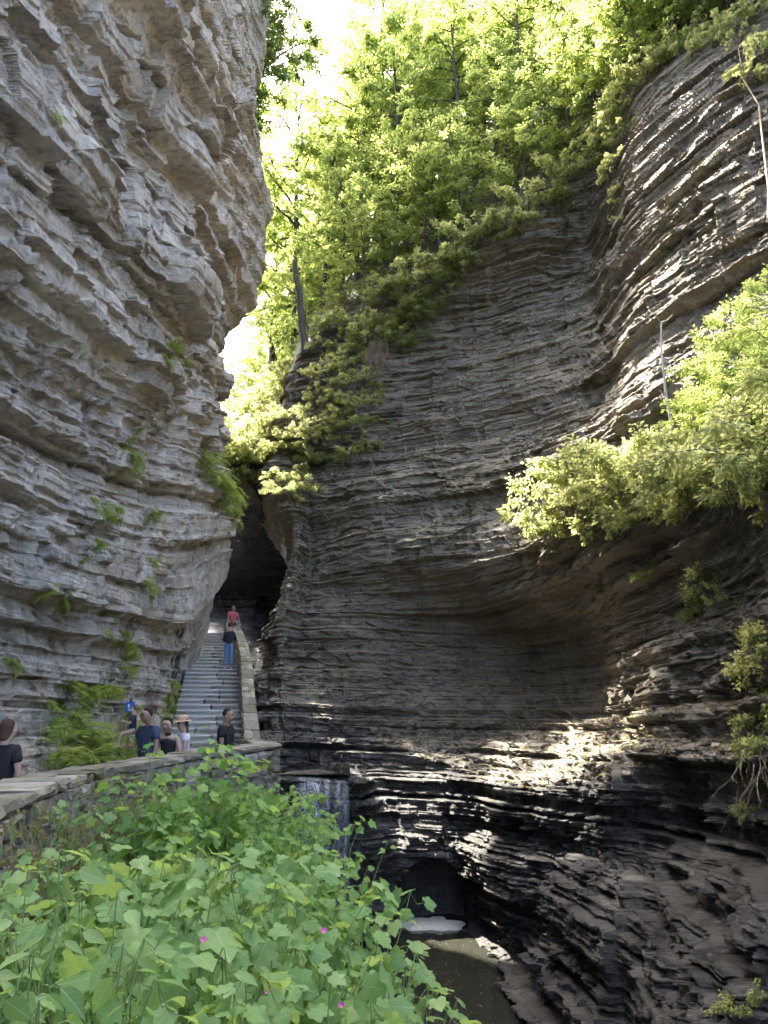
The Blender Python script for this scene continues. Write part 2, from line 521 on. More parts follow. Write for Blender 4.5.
# ------------------------------------------------------------------ the right cliff
W = lambda x, y, z: ('w', x, y, z)
RC = [
    # far side of the cleft
    [(200, 395, 100), (200, 400, 60), (200, 476, 37.5), (200, 560, 60), (200, 588, 70), (200, 602, 72), (200, 620, 72), (200, 645, 60), (205, 662, 42), (205, 700, 42), (205, 740, 42), (205, 790, 42), (205, 830, 42)],
    [(245, 390, 100), (243, 400, 60), (243, 474, 37.5), (246, 560, 60), (246, 588, 70), (246, 602, 72), (246, 620, 72), (246, 645, 60), (248, 662, 42), (250, 700, 41), (250, 740, 41), (250, 790, 41), (250, 830, 41)],
    [(275, 330, 100), (268, 380, 60), (258, 455, 38.5), (292, 545, 58), (300, 585, 68), (300, 600, 70), (292, 622, 70), (275, 645, 58), (262, 666, 41), (258, 700, 37), (258, 740, 36), (258, 790, 35), (258, 830, 35)],
    [(295, 290, 100), (292, 350, 60), (280, 408, 41), (268, 450, 39), (260, 488, 37.5), (290, 528, 36), (288, 570, 35), (268, 640, 33), (262, 690, 31), (262, 765, 27.5), (262, 776, 24), (262, 830, 24), (262, 870, 24)],
    [(310, 240, 100), (303, 315, 52), (303, 346, 41), (308, 400, 38), (312, 470, 36.5), (312, 530, 35), (310, 580, 34), (300, 650, 31.5), (300, 700, 29.5), (300, 768, 27.5), (298, 778, 23.5), (298, 830, 23.2), (298, 940, 23)],
    [(360, 200, 100), (358, 262, 52), (355, 305, 41), (355, 400, 37), (355, 470, 35), (355, 535, 32.5), (355, 600, 32.2), (355, 690, 30), (352, 735, 29), (350, 770, 27.3), (358, 785, 24), (358, 840, 23.8), (358, 940, 23.5)],
    [(410, 150, 100), (410, 215, 54), (410, 275, 40), (405, 360, 38), (405, 450, 34.3), (405, 550, 30.8), (405, 625, 32), (405, 728, 29.5), (400, 750, 28), (395, 790, 26.3), (395, 845, 25), (398, 912, 24.5), (398, 950, 24.3)],
    [(470, 110, 100), (470, 160, 54), (470, 232, 38), (470, 325, 37.6), (470, 440, 32.8), (470, 560, 28.8), (470, 635, 32), (470, 732, 28.5), (475, 778, 25), (470, 815, 25.2), (468, 850, 25), (473, 915, 25), (473, 950, 25)],
    [(530, 60, 100), (530, 110, 52), (530, 195, 36), (530, 300, 35.8), (530, 430, 31), (530, 568, 26.3), (530, 648, 30.5), (535, 727, 26.5), (525, 787, 21.5), (515, 830, 22), (505, 880, 21.5), (506, 950, 22.5), (506, 990, 22.3)],
    [(590, 20, 100), (590, 70, 48), (597, 150, 34.5), (597, 265, 34.6), (592, 430, 27.5), (574, 520, 23.0), (592, 645, 27), (600, 724, 23.5), (575, 782, 19.5), (575, 840, 20.2), (560, 900, 19.5), (532, 985, 19.8), (532, 1020, 19.8)],
    [(640, -10, 100), (640, 25, 42), (640, 78, 30), (636, 250, 28.5), (628, 432, 23.5), (620, 508, 19.8), (622, 625, 22.8), (640, 717, 20.5), (620, 777, 17.5), (620, 850, 17.8), (605, 920, 17), (562, 1030, 17.2), (562, 1060, 17.2)],
    [(700, -60, 100), (705, -25, 38), (702, 35, 27), (690, 240, 24.5), (672, 458, 20.5), (680, 500, 17.3), (684, 600, 18.2), (678, 702, 16.8), (668, 762, 16.0), (670, 850, 15.5), (655, 930, 14.5), (600, 1100, 14.3), (600, 1140, 14.3)],
    [(770, -70, 100), (770, -40, 36), (768, 5, 25), (748, 240, 21.5), (738, 445, 17.5), (738, 484, 14.3), (738, 580, 15.6), (728, 692, 14.6), (725, 762, 13.8), (732, 850, 13), (722, 930, 11.3), (620, 1250, 10.7), (620, 1300, 10.7)],
    [(900, -90, 100), (880, -60, 34), (850, -30, 23), (812, 240, 19), (802, 435, 14.5), (802, 478, 11.8), (804, 570, 12.6), (792, 692, 11.9), (790, 762, 11.2), (800, 850, 10.3), (795, 935, 9), W(3.1, 7.2, -4.4), W(3.1, 7.2, -6)],
    [W(70, 20, 24), W(30, 8, 20), W(19, 8, 17), W(14.5, 8, 12.5), W(9.5, 7, 7.8), W(7.4, 7, 6.4), W(8, 7, 4), W(7.6, 6.8, 2), W(6.8, 6.8, 1), W(6.3, 6.5, -.7), W(5.4, 6, -1.8), W(3.3, 3.5, -4.4), W(3.3, 3.5, -6)],
    [W(70, -20, 14), W(30, -9, 11), W(18, -8, 9.5), W(13.5, -8, 8.2), W(9.5, -8, 7), W(7.8, -8, 6), W(8, -8, 4), W(7.6, -8, 2), W(6.8, -8, 1), W(6.3, -8, -.7), W(5.4, -8, -1.8), W(3.6, -8, -4.4), W(3.6, -8, -6)],
]
RCTL = np.array([[(p[1:] if p[0] == 'w' else at(*p)) for p in col] for col in RC]).transpose(1, 0, 2)
WATER_Z = -4.4


def right_cliff():
    C = RCTL
    tr = params(C, 1.1, 0, 300); tc = params(C, 1.15, 1, 130)
    P = np.einsum('ri,ijk->rjk', spline_weights(tr, C.shape[0], .33), C)
    P = np.einsum('cj,rjk->rck', spline_weights(tc, C.shape[1], .42), P)
    mid = P[int(np.searchsorted(tr, 4.5))]
    ds = np.concatenate([[0], np.cumsum(np.linalg.norm(np.diff(mid[:, :2], axis=0), axis=1))])
    levels = [('bed', 1.7, 4.0, .55, .35, .2), ('bed', .42, 1.4, .30, .5, .3), ('facet', .55, 1.7, .16, .8, .2), ('bed', .15, .75, .14, .5, .3), ('facet', .17, .5, .07, .9, .25), ('bed', .06, .4, .04, .5, .15)]
    T = np.broadcast_to(tr[:, None], P.shape[:2])
    px, py = to_px(P)

    def amp(x, y, z):
        low = 1 - smooth(-1, 2, z)
        near = 1 - smooth(14, 22, y)
        alc = smooth(4.5, 5.5, T) * (1 - smooth(6.6, 7.2, T)) * smooth(20, 25, y)
        f = 1 - .45 * alc
        top = 1 - smooth(1.3, 1.0, T)
        rough = 1 + .5 * smooth(-.2, .5, fbm(x * .22, y * .22, z * .3, 2, 77))
        return [f * (.9 + .3 * low), f * (.95 + .35 * low * near), f * rough * (.9 - .75 * low), f * (1. + 1.0 * low), rough * (1. - .2 * low), f * (1 + 1.0 * low)]

    def attr(Q, n, tone, rust):
        x, y, z = Q[..., 0], Q[..., 1], Q[..., 2]
        nz = fbm(x * .2, y * .2, z * .2, 3, 31)
        t = np.clip(tone + .25 * nz + .10 * smooth(3, 12, z) - .08 - .35 * smooth(13, 17, z) * (1 - smooth(22, 30, y)), 0, 1)  # upper right darkened in the colour to mute its sunlit streaks
        alc = smooth(4.6, 5.6, T) * (1 - smooth(7.0, 7.3, T)) * smooth(18, 24, y)
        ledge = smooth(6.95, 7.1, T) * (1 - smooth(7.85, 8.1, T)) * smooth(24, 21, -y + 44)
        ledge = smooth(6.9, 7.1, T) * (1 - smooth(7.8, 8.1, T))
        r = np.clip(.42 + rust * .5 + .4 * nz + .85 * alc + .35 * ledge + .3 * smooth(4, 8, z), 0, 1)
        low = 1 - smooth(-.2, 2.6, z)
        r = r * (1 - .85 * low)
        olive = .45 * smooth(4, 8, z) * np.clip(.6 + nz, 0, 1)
        wet_shade = np.clip(.15 + .85 * low, 0, 1) * (1 - .8 * alc) * (1 - .8 * ledge)
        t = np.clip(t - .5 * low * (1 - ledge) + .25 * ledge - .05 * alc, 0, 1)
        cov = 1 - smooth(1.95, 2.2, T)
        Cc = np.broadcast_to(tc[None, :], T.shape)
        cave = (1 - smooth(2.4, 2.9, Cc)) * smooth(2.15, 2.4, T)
        t = t * (1 - .9 * cave); r = r * (1 - .7 * cave); wet_shade = np.maximum(wet_shade, 1.6 * cave)  # cleft shade put into the colour, partly through the wetness channel
        ledge = ledge * (1 - smooth(10.6, 11.2, Cc))
        cov = np.maximum(cov, .35 * ledge)
        cov = np.maximum(cov, olive)
        cov = np.maximum(cov, .3 * np.clip(n[..., 2] * 1.5 - .3, 0, 1)) * (1 - .85 * low * (1 - ledge))
        return t, r, wet_shade, cov

    def carve(P):
        x, y, z = P[..., 0], P[..., 1], P[..., 2]
        # water-worn niche at the head of the pool
        hx = np.clip((x - 1.42) / 1.22, -2, 2)
        top = -2.55 + 0.0 * x
        hz = np.clip((z + 4.4) / 1.9, -1, 2)
        m = (1 - smooth(.82, 1.02, np.abs(hx) ** 2.6 + np.maximum(hz, 0) ** 2.6)) * (y > 22.0) * (y < 27.5)
        dv = np.zeros_like(P); dv[..., 1] = m * 1.5 * np.sqrt(np.clip(1 - np.abs(hx) ** 2 * .6, 0, 1))
        return smooth(0, .3, m), dv
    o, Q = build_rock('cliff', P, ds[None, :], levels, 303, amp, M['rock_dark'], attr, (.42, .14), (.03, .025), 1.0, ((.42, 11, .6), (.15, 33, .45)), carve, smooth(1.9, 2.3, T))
    return o, Q, tr, tc


RIGHT, RIGHT_Q, R_TR, R_TC = right_cliff()


def on_right(r, c):
    """point of the right cliff at control row r, column c"""
    i = int(np.clip(np.searchsorted(R_TR, r), 0, len(R_TR) - 1)); j = int(np.clip(np.searchsorted(R_TC, c), 0, len(R_TC) - 1))
    return Vector(RIGHT_Q[i, j])


# ------------------------------------------------------------------ water
def water():
    m, nt, b = mat_new('creek_water')
    P = geo_pos(nt)
    b.inputs['Base Color'].default_value = (.03, .03, .023, 1)
    b.inputs['Roughness'].default_value = .06
    b.inputs['IOR'].default_value = 1.33
    bump(nt, b, noise(nt, 5, 3, .5, P), .12, .05)
    M['water'] = m
    v = [(-6, -12, WATER_Z), (9, -12, WATER_Z), (9, 32, WATER_Z), (-6, 32, WATER_Z)]
    tag(new_obj('pool_water', v, [(0, 1, 2, 3)], m), kind='structure')


water()



# ------------------------------------------------------------------ finding places on the rock
LQ = LEFT_Q.reshape(-1, 3); LPX = np.stack(to_px(LQ), -1)
RQ = RIGHT_Q.reshape(-1, 3); RPX = np.stack(to_px(RQ), -1)
_ok = RQ[:, 1] > 3
RQ, RPX = RQ[_ok], RPX[_ok]
_ok = LQ[:, 1] > 3
LQ, LPX = LQ[_ok], LPX[_ok]


def spot(Q, PX, px, py, r=4.0):
    """the nearest rock surface that stands at this place"""
    d = np.hypot(PX[:, 0] - px, PX[:, 1] - py)
    m = d < max(r, d.min() + 1)
    i = np.where(m)[0]
    return Vector(Q[i[np.argmin(Q[i, 1])]])


def spot_l(px, py): return spot(LQ, LPX, px, py)
def spot_r(px, py): return spot(RQ, RPX, px, py)


# ------------------------------------------------------------------ foliage materials
def leaf_material(name, a, b, c, glow, rough=.45, veins=False):
    """attribute 'leaf' R mixes the leaf colours, GLOW is the colour of light passing through"""
    m, nt, p = mat_new(name)
    L = nt.links
    at_ = N(nt, 'ShaderNodeAttribute', _attribute_name='leaf')
    sep = N(nt, 'ShaderNodeSeparateColor'); L.new(at_.outputs['Color'], sep.inputs[0])
    col = ramp(nt, sep.outputs[0], [(0, a), (.55, b), (1, c)])
    if veins:
        # pale midrib and side veins, blotches and yellowing patches of the blade itself
        al = math_(nt, 'MULTIPLY', sep.outputs[1], 2.0); ac = math_(nt, 'ABSOLUTE', math_(nt, 'MULTIPLY', math_(nt, 'SUBTRACT', sep.outputs[2], .5), 2.0))
        fr = math_(nt, 'FRACT', math_(nt, 'MULTIPLY', math_(nt, 'SUBTRACT', al, math_(nt, 'MULTIPLY', ac, .9)), 6.0))
        side = math_(nt, 'MULTIPLY', math_(nt, 'LESS_THAN', fr, .14), .45)
        mid = math_(nt, 'LESS_THAN', ac, .018)
        col = mix(nt, math_(nt, 'MULTIPLY', math_(nt, 'MAXIMUM', side, mid), .75), col, mix(nt, .4, c, (.8, .85, .6)))
        P = geo_pos(nt)
        col = mix(nt, math_(nt, 'MULTIPLY', math_(nt, 'SUBTRACT', noise(nt, 26, 5, .7, P), .60), 3, True), col, tuple(x * .7 for x in a))
        col = mix(nt, math_(nt, 'MULTIPLY', math_(nt, 'SUBTRACT', noise(nt, 3.0, 3, .6, P), .62), 5, True), col, (.40, .42, .10))
        bump(nt, p, math_(nt, 'ADD', noise(nt, 60, 4, .6, P), math_(nt, 'MULTIPLY', side, 1.5)), .35, .008)
    L.new(col, p.inputs['Base Color'])
    p.inputs['Roughness'].default_value = rough
    p.inputs['Specular IOR Level'].default_value = .35
    tr = nt.nodes.new('ShaderNodeBsdfTranslucent')
    gl = mix(nt, sep.outputs[0], tuple(g * .7 for g in glow), glow)
    L.new(gl, tr.inputs['Color'])
    ms = nt.nodes.new('ShaderNodeMixShader'); ms.inputs[0].default_value = .58
    L.new(p.outputs[0], ms.inputs[1]); L.new(tr.outputs[0], ms.inputs[2])
    L.new(ms.outputs[0], nt.nodes['Material Output'].inputs['Surface'])
    return m


def bark_material(name, a, b):
    m, nt, p = mat_new(name)
    P = geo_pos(nt)
    f = noise(nt, 5, 7, .7, scaled(nt, P, 3, 3, .6))
    nt.links.new(ramp(nt, f, [(.3, a), (.7, b)]), p.inputs['Base Color'])
    p.inputs['Roughness'].default_value = .9
    bump(nt, p, f, .6, .05)
    return m


M['leaf_tree'] = leaf_material('maple_leaves', (.07, .12, .03), (.13, .18, .05), (.21, .26, .09), (.78, .90, .27))
M['leaf_dark'] = leaf_material('hemlock_leaves', (.03, .075, .016), (.055, .11, .022), (.10, .15, .03), (.40, .52, .12))
M['leaf_bush'] = leaf_material('shrub_leaves', (.07, .11, .025), (.13, .19, .045), (.28, .32, .13), (.80, .82, .34))
M['leaf_fore'] = leaf_material('bramble_leaves', (.14, .29, .09), (.25, .43, .15), (.42, .57, .21), (.40, .56, .13), .5, True)
M['leaf_sap'] = leaf_material('sapling_leaves', (.12, .25, .06), (.20, .38, .09), (.34, .52, .14), (.40, .58, .12), .5, True)
M['leaf_fern'] = leaf_material('fern_fronds', (.18, .30, .06), (.32, .45, .10), (.48, .56, .18), (.52, .60, .14), .6)
M['leaf_dry'] = leaf_material('dry_leaves', (.16, .10, .05), (.28, .23, .10), (.30, .36, .12), (.26, .24, .08), .7)
M['bark'] = bark_material('bark', (.04, .035, .03), (.16, .14, .115))
M['stem'] = bark_material('green_stem', (.18, .28, .09), (.30, .36, .14))
M['root'] = bark_material('dry_roots', (.22, .16, .10), (.42, .33, .23))
M['dead'] = bark_material('dead_wood', (.28, .26, .23), (.55, .52, .46))


# ------------------------------------------------------------------ plant geometry in numpy
class Geo:
    """collects quads"""
    def __init__(self): self.v, self.f, self.n, self.c = [], [], 0, []

    def quads(self, v, f, col=None):
        v = np.asarray(v, np.float32).reshape(-1, 3)
        self.f.append(np.asarray(f, np.int64).reshape(-1, 4) + self.n); self.v.append(v); self.n += len(v)
        c = np.zeros((len(v), 3), np.float32)
        if col is not None: c[:] = np.asarray(col, np.float32) if np.ndim(col) == 2 else np.asarray(col, np.float32)[:, None]
        self.c.append(c)

    def tube(self, pts, rad, sides=6):
        pts = np.asarray(pts, float); rad = np.asarray(rad, float)
        t = np.gradient(pts, axis=0); t /= np.linalg.norm(t, axis=1, keepdims=True) + 1e-9
        ref = np.array([.31, .17, .93]) if abs(t[0, 2]) < .9 else np.array([1., .1, .05])
        a = np.cross(t, ref); a /= np.linalg.norm(a, axis=1, keepdims=True) + 1e-9
        b = np.cross(t, a)
        th = np.arange(sides) / sides * 2 * np.pi
        ring = pts[:, None, :] + rad[:, None, None] * (np.cos(th)[None, :, None] * a[:, None, :] + np.sin(th)[None, :, None] * b[:, None, :])
        n = len(pts); i = np.arange(n * sides).reshape(n, sides)
        f = np.stack([i[:-1], np.roll(i, -1, 1)[:-1], np.roll(i, -1, 1)[1:], i[1:]], -1).reshape(-1, 4)
        self.quads(ring.reshape(-1, 3), f)
        # closing ends
        for k, sg in ((0, -1), (n - 1, 1)):
            c = np.concatenate([ring[k], [pts[k] + sg * t[k] * rad[k] * .3]])
            q = [[j, (j + 1) % sides, sides, sides] for j in range(sides)]
            self.v.append(c.astype(np.float32)); self.f.append(np.array(q) + self.n); self.n += len(c); self.c.append(np.zeros((len(c), 3), np.float32))

    def build(self, name, mat, parent=None, colour=False, smooth_shade=False):
        v = np.concatenate(self.v); f = np.concatenate(self.f)
        tri = f[:, 2] == f[:, 3]
        if tri.any() and not tri.all():
            f = np.concatenate([np.concatenate([f[~tri][:, [0, 1, 2]], f[~tri][:, [0, 2, 3]]]), f[tri][:, :3]])
        elif tri.all():
            f = f[:, :3]
        o = new_obj(name, v, f, mat, parent, smooth_shade)
        if colour:
            c = np.concatenate(self.c)
            set_col(o, 'leaf', np.concatenate([c, np.ones((len(c), 1), np.float32)], 1))
        return o


def frames(d, up):
    """orthonormal frames: d along the leaf, n its face"""
    d = d / (np.linalg.norm(d, axis=1, keepdims=True) + 1e-9)
    s = np.cross(d, up); s /= np.linalg.norm(s, axis=1, keepdims=True) + 1e-9
    return d, s, np.cross(s, d)


def shape_leaves(g, pos, d, up, size, shape, faces, col):
    """instances of a flat leaf SHAPE (k,3: along, across, lift)"""
    d, s, n = frames(d, up)
    sh = np.asarray(shape, float)
    v = pos[:, None, :] + size[:, None, None] * (sh[None, :, 0:1] * d[:, None, :] + sh[None, :, 1:2] * s[:, None, :] + sh[None, :, 2:3] * n[:, None, :])
    k = len(sh); m = len(pos)
    f = (np.asarray(faces)[None] + (np.arange(m) * k)[:, None, None]).reshape(-1, 4)
    g.quads(v.reshape(-1, 3), f, np.stack([np.repeat(col, k), np.tile(sh[:, 0], m) * .5, np.tile(sh[:, 1], m) * .5 + .5], -1))


RHOMB = [(0, 0, 0), (.45, -.3, .06), (1, 0, -.05), (.45, .3, .06)]
RHOMB_F = [(0, 1, 2, 3)]
OVATE = [(0, 0, 0), (.18, -.2, .05), (.45, -.27, .07), (.75, -.15, .03), (1.05, 0, -.10), (.75, .15, .03), (.45, .27, .07), (.18, .2, .05), (.45, 0, 0), (.75, 0, -.02)]
OVATE_F = [(0, 1, 8, 8), (1, 2, 8, 8), (2, 3, 9, 8), (3, 4, 9, 9), (4, 5, 9, 9), (5, 6, 8, 9), (6, 7, 8, 8), (7, 0, 8, 8)]


def lobed(n_lobe=5):
    """palmate blade with toothed pointed lobes, like a thimbleberry or maple leaf"""
    pts = [(0.0, 0.0, 0.0), (.30, 0, .03)]
    out = [(-.02, .05), (-.15, .20), (-.08, .36), (.02, .50), (.14, .46), (.25, .44), (.38, .55), (.60, .57), (.61, .44), (.60, .35), (.74, .29), (.90, .17), (1.08, 0)]
    out = out + [(a, -b) for a, b in out[:-1][::-1]]
    for a, b in out:
        pts.append((a, b, .05 - .32 * (b * b) - .12 * max(a - .5, 0) + .04 * math.sin(9 * a + 5 * abs(b))))
    k = len(out)
    f = [(2 + i, 2 + i + 1, 1, 1) for i in range(k - 1)] + [(0, 2, 1, 1), (2 + k - 1, 0, 1, 1)]
    return pts, f


LOBED, LOBED_F = lobed()


def rnd_unit(r, n):
    v = r.normal(size=(n, 3)); return v / np.linalg.norm(v, axis=1, keepdims=True)


def curve(p0, d, L, n, r, bend=.25, sag=0.0):
    """wandering branch of N points"""
    pts = [np.array(p0, float)]; d = np.array(d, float); d /= np.linalg.norm(d)
    for k in range(n - 1):
        d = d + r.normal(size=3) * bend / n * 2 + np.array([0, 0, sag / n]); d /= np.linalg.norm(d)
        pts.append(pts[-1] + d * L / (n - 1))
    return np.array(pts)


def tree_meshes(seed, H, R, bare, n_limb, leaves, leaf, mat, trunk_r=.16, drop=.0, rise=.55, top=1.0):
    """trunk with limbs; a crown of separate leaves in flattened sprays along the twigs"""
    r = np.random.default_rng(seed)
    g, lf = Geo(), Geo()
    tr = curve((0, 0, -.4), (r.normal() * .06, r.normal() * .06, 1), H + .4, 12, r, .22)
    g.tube(tr, np.linspace(trunk_r, trunk_r * .15, 12), 7)
    twigs = []
    for i in range(n_limb):
        u = bare + (1 - bare) * (i + r.random()) / n_limb
        k = u * 11; a = int(min(k, 10)); p = tr[a] + (tr[a + 1] - tr[a]) * (k - a)
        az = i * 2.4 + r.normal() * .5
        v = (u - bare) / (1 - bare)
        ln = R * (.45 + .75 * math.sin(math.pi * min(1, .22 + .78 * v) ** .9)) * r.uniform(.6, 1.15) * (1 if v < .9 else .6)
        el = rise * (.25 + v) + r.normal() * .15
        lb = curve(p, (math.cos(az) * math.cos(el), math.sin(az) * math.cos(el), math.sin(el)), ln, 7, r, .5, -drop)
        g.tube(lb, np.linspace(trunk_r * .34 * (1 - .6 * v), .012, 7), 5)
        for j in range(int(4 + ln * 2.4)):
            q = r.uniform(.25, 1) * 5.99; b = int(q)
            p2 = lb[b] + (lb[b + 1] - lb[b]) * (q - b)
            d2 = (lb[b + 1] - lb[b]) / (np.linalg.norm(lb[b + 1] - lb[b]) + 1e-6) + rnd_unit(r, 1)[0] * np.array([1, 1, .55]) * .95
            L2 = r.uniform(.35, .8) * (.35 + .22 * R)
            tw = curve(p2, d2, L2, 5, r, .5, -drop * .7)
            if j % 2 == 0: g.tube(tw, np.linspace(.014, .005, 5), 3)
            twigs.append((tw, L2))
    tot = sum(t[1] for t in twigs)
    P, Dv, U, S = [], [], [], []
    for tw, L2 in twigs:
        n = max(3, int(leaves * L2 / tot))
        q = r.random(n) * 3.99; b = q.astype(int)
        base = tw[b] + (tw[b + 1] - tw[b]) * (q - b)[:, None]
        off = rnd_unit(r, n) * (r.random(n)[:, None] ** .6) * np.array([1, 1, .45]) * (.16 + .22 * L2)
        P.append(base + off)
        dd = off + (tw[-1] - tw[0]) * .4 + r.normal(size=(n, 3)) * .12; dd[:, 2] -= .12
        Dv.append(dd); U.append(np.array([0, 0, 1]) + r.normal(size=(n, 3)) * .5)
        S.append(leaf * r.uniform(.6, 1.25, n))
    P = np.concatenate(P); col = np.clip(r.random(len(P)) * .75 + .25 * vnoise(P[:, 0], P[:, 1], P[:, 2], seed), 0, 1)
    shape_leaves(lf, P, np.concatenate(Dv), np.concatenate(U), np.concatenate(S), RHOMB, RHOMB_F, col)
    return g, lf, mat


def make_tree(name, label, cat, group, args):
    root = empty(name, label=label, cat=cat, group=group)
    g, lf, mat = tree_meshes(**args)
    g.build('trunk', M['bark'], root, smooth_shade=True)
    lf.build('crown', M[mat], root, colour=True)
    return root


def place(proto, first, loc, rz, s, label=None, tilt=(0, 0), group=None):
    """first use moves the built one itself, later uses copy it"""
    o = proto if first else copy_tree(proto)
    o.location = loc; o.rotation_euler = (tilt[0], tilt[1], rz); o.scale = (s, s, s)
    if label: o['label'] = label
    if group: o['group'] = group
    return o


def bush_meshes(seed, R, H, n_stem, leaves, leaf, mat, shape=None, faces=None, drop=.3, up=.6, spread=1.0, roots=0):
    r = np.random.default_rng(seed)
    shape = shape or RHOMB; faces = faces or RHOMB_F
    g, lf = Geo(), Geo()
    P, Dv, U, S = [], [], [], []
    tw_all = []
    for i in range(n_stem):
        az = i * 2.399 + r.normal() * .3
        out = r.uniform(.15, 1) ** .7 * spread
        d = (math.cos(az) * out, math.sin(az) * out, up + .3 * r.random())
        L = math.hypot(R * out, H) * r.uniform(.7, 1.05)
        st = curve((math.cos(az) * .12 * R, math.sin(az) * .12 * R, -.05), d, L, 8, r, .4, -drop)
        g.tube(st, np.linspace(.008 + .006 * L, .004, 8), 4)
        for j in range(max(3, int(L * 4))):
            q = r.uniform(.3, 1) * 6.99; b = int(q)
            p2 = st[b] + (st[b + 1] - st[b]) * (q - b)
            d2 = st[b + 1] - st[b] + rnd_unit(r, 1)[0] * L / 7 * 1.3
            tw_all.append(curve(p2, d2, r.uniform(.2, .45) * (.3 + .35 * R), 4, r, .5, -drop * .6))
    per = max(3, int(leaves / len(tw_all)))
    for tw in tw_all:
        g.tube(tw, np.linspace(.005, .003, 4), 3)
        q = r.random(per) * 2.99; b = q.astype(int)
        base = tw[b] + (tw[b + 1] - tw[b]) * (q - b)[:, None]
        off = rnd_unit(r, per) * np.array([1, 1, .5]) * leaf * r.uniform(.3, 1.6, per)[:, None]
        P.append(base + off)
        dd = off + (tw[-1] - tw[0]) * .3; dd[:, 2] -= leaf * .3
        Dv.append(dd); U.append(np.array([0, -.25, 1]) + r.normal(size=(per, 3)) * .42)
        S.append(leaf * r.uniform(.55, 1.2, per))
    for k in range(roots):
        az = r.uniform(0, 6.28)
        rt = curve((math.cos(az) * R * .4 * r.random(), math.sin(az) * R * .4, .1), (r.normal() * .3, r.normal() * .3, -1), r.uniform(.5, 1.0) * H, 7, r, .8)
        g.tube(rt, np.linspace(.012, .004, 7), 3)
    P = np.concatenate(P); col = np.clip(r.random(len(P)) * .8 + .22 * vnoise(P[:, 0] * 2, P[:, 1] * 2, P[:, 2] * 2, seed), 0, 1)
    shape_leaves(lf, P, np.concatenate(Dv), np.concatenate(U), np.concatenate(S), shape, faces, col)
    return g, lf, mat


def make_bush(name, label, cat, group, args, stem='bark'):
    root = empty(name, label=label, cat=cat, group=group)
    g, lf, mat = bush_meshes(**args)
    g.build('stem', M[stem], root, smooth_shade=True)
    lf.build('foliage', M[mat], root, colour=True)
    return root


def fern_mesh(seed, n_frond, L, mat='leaf_fern'):
    r = np.random.default_rng(seed)
    lf = Geo()
    P, Dv, U, S = [], [], [], []
    for i in range(n_frond):
        az = r.uniform(0, 6.28); el = r.uniform(.35, 1.1)
        fr = curve((0, 0, 0), (math.cos(az) * math.cos(el), math.sin(az) * math.cos(el), math.sin(el)), L * r.uniform(.6, 1.1), 10, r, .15, -2.2)
        lf.tube(fr, np.linspace(.006, .002, 10) * max(L, .4), 3)
        t = np.gradient(fr, axis=0); t /= np.linalg.norm(t, axis=1, keepdims=True)
        s = np.cross(t, (0, 0, 1)); s /= np.linalg.norm(s, axis=1, keepdims=True) + 1e-6
        q = np.linspace(1, 8.99, 15); b = q.astype(int)
        base = fr[b] + (fr[np.minimum(b + 1, 9)] - fr[b]) * (q - b)[:, None]
        ln = L * .26 * np.sin(np.pi * np.clip((q / 9) ** .7, .08, .97))
        for sg in (-1, 1):
            P.append(base); Dv.append(s[b] * sg + t[b] * .45 + r.normal(size=(15, 3)) * .08); U.append(np.tile([0, 0, 1.], (15, 1)) + r.normal(size=(15, 3)) * .2); S.append(ln)
    P = np.concatenate(P)
    shape_leaves(lf, P, np.concatenate(Dv), np.concatenate(U), np.concatenate(S), [(0, 0, 0), (.4, -.10, .03), (1, 0, -.08), (.4, .10, .03)], RHOMB_F, np.clip(r.random(len(P)), 0, 1))
    return lf


# ------------------------------------------------------------------ trees
T_ARGS = [
    dict(seed=11, H=13, R=3.3, bare=.28, n_limb=34, leaves=9500, leaf=.21, mat='leaf_tree', trunk_r=.22, drop=.3),
    dict(seed=12, H=15, R=3.0, bare=.38, n_limb=32, leaves=8800, leaf=.21, mat='leaf_tree', trunk_r=.22, drop=.35),
    dict(seed=13, H=10, R=3.2, bare=.15, n_limb=34, leaves=9500, leaf=.20, mat='leaf_tree', trunk_r=.13, drop=.45),
    dict(seed=14, H=12, R=2.6, bare=.2, n_limb=36, leaves=11000, leaf=.18, mat='leaf_dark', trunk_r=.15, drop=.4),
]
PROTO = [make_tree('broadleaf_tree', 'sunlit yellow green broadleaf tree growing along the rim of the right cliff', 'tree', 'sunlit trees along the right cliff rim', a) for a in T_ARGS]
USED = [False] * 4


def put_tree(k, loc, rz, s, label=None, tilt=(0, 0), group=None):
    o = place(PROTO[k], not USED[k], loc, rz, s, label, tilt, group)
    USED[k] = True
    return o


r = random.Random(5)
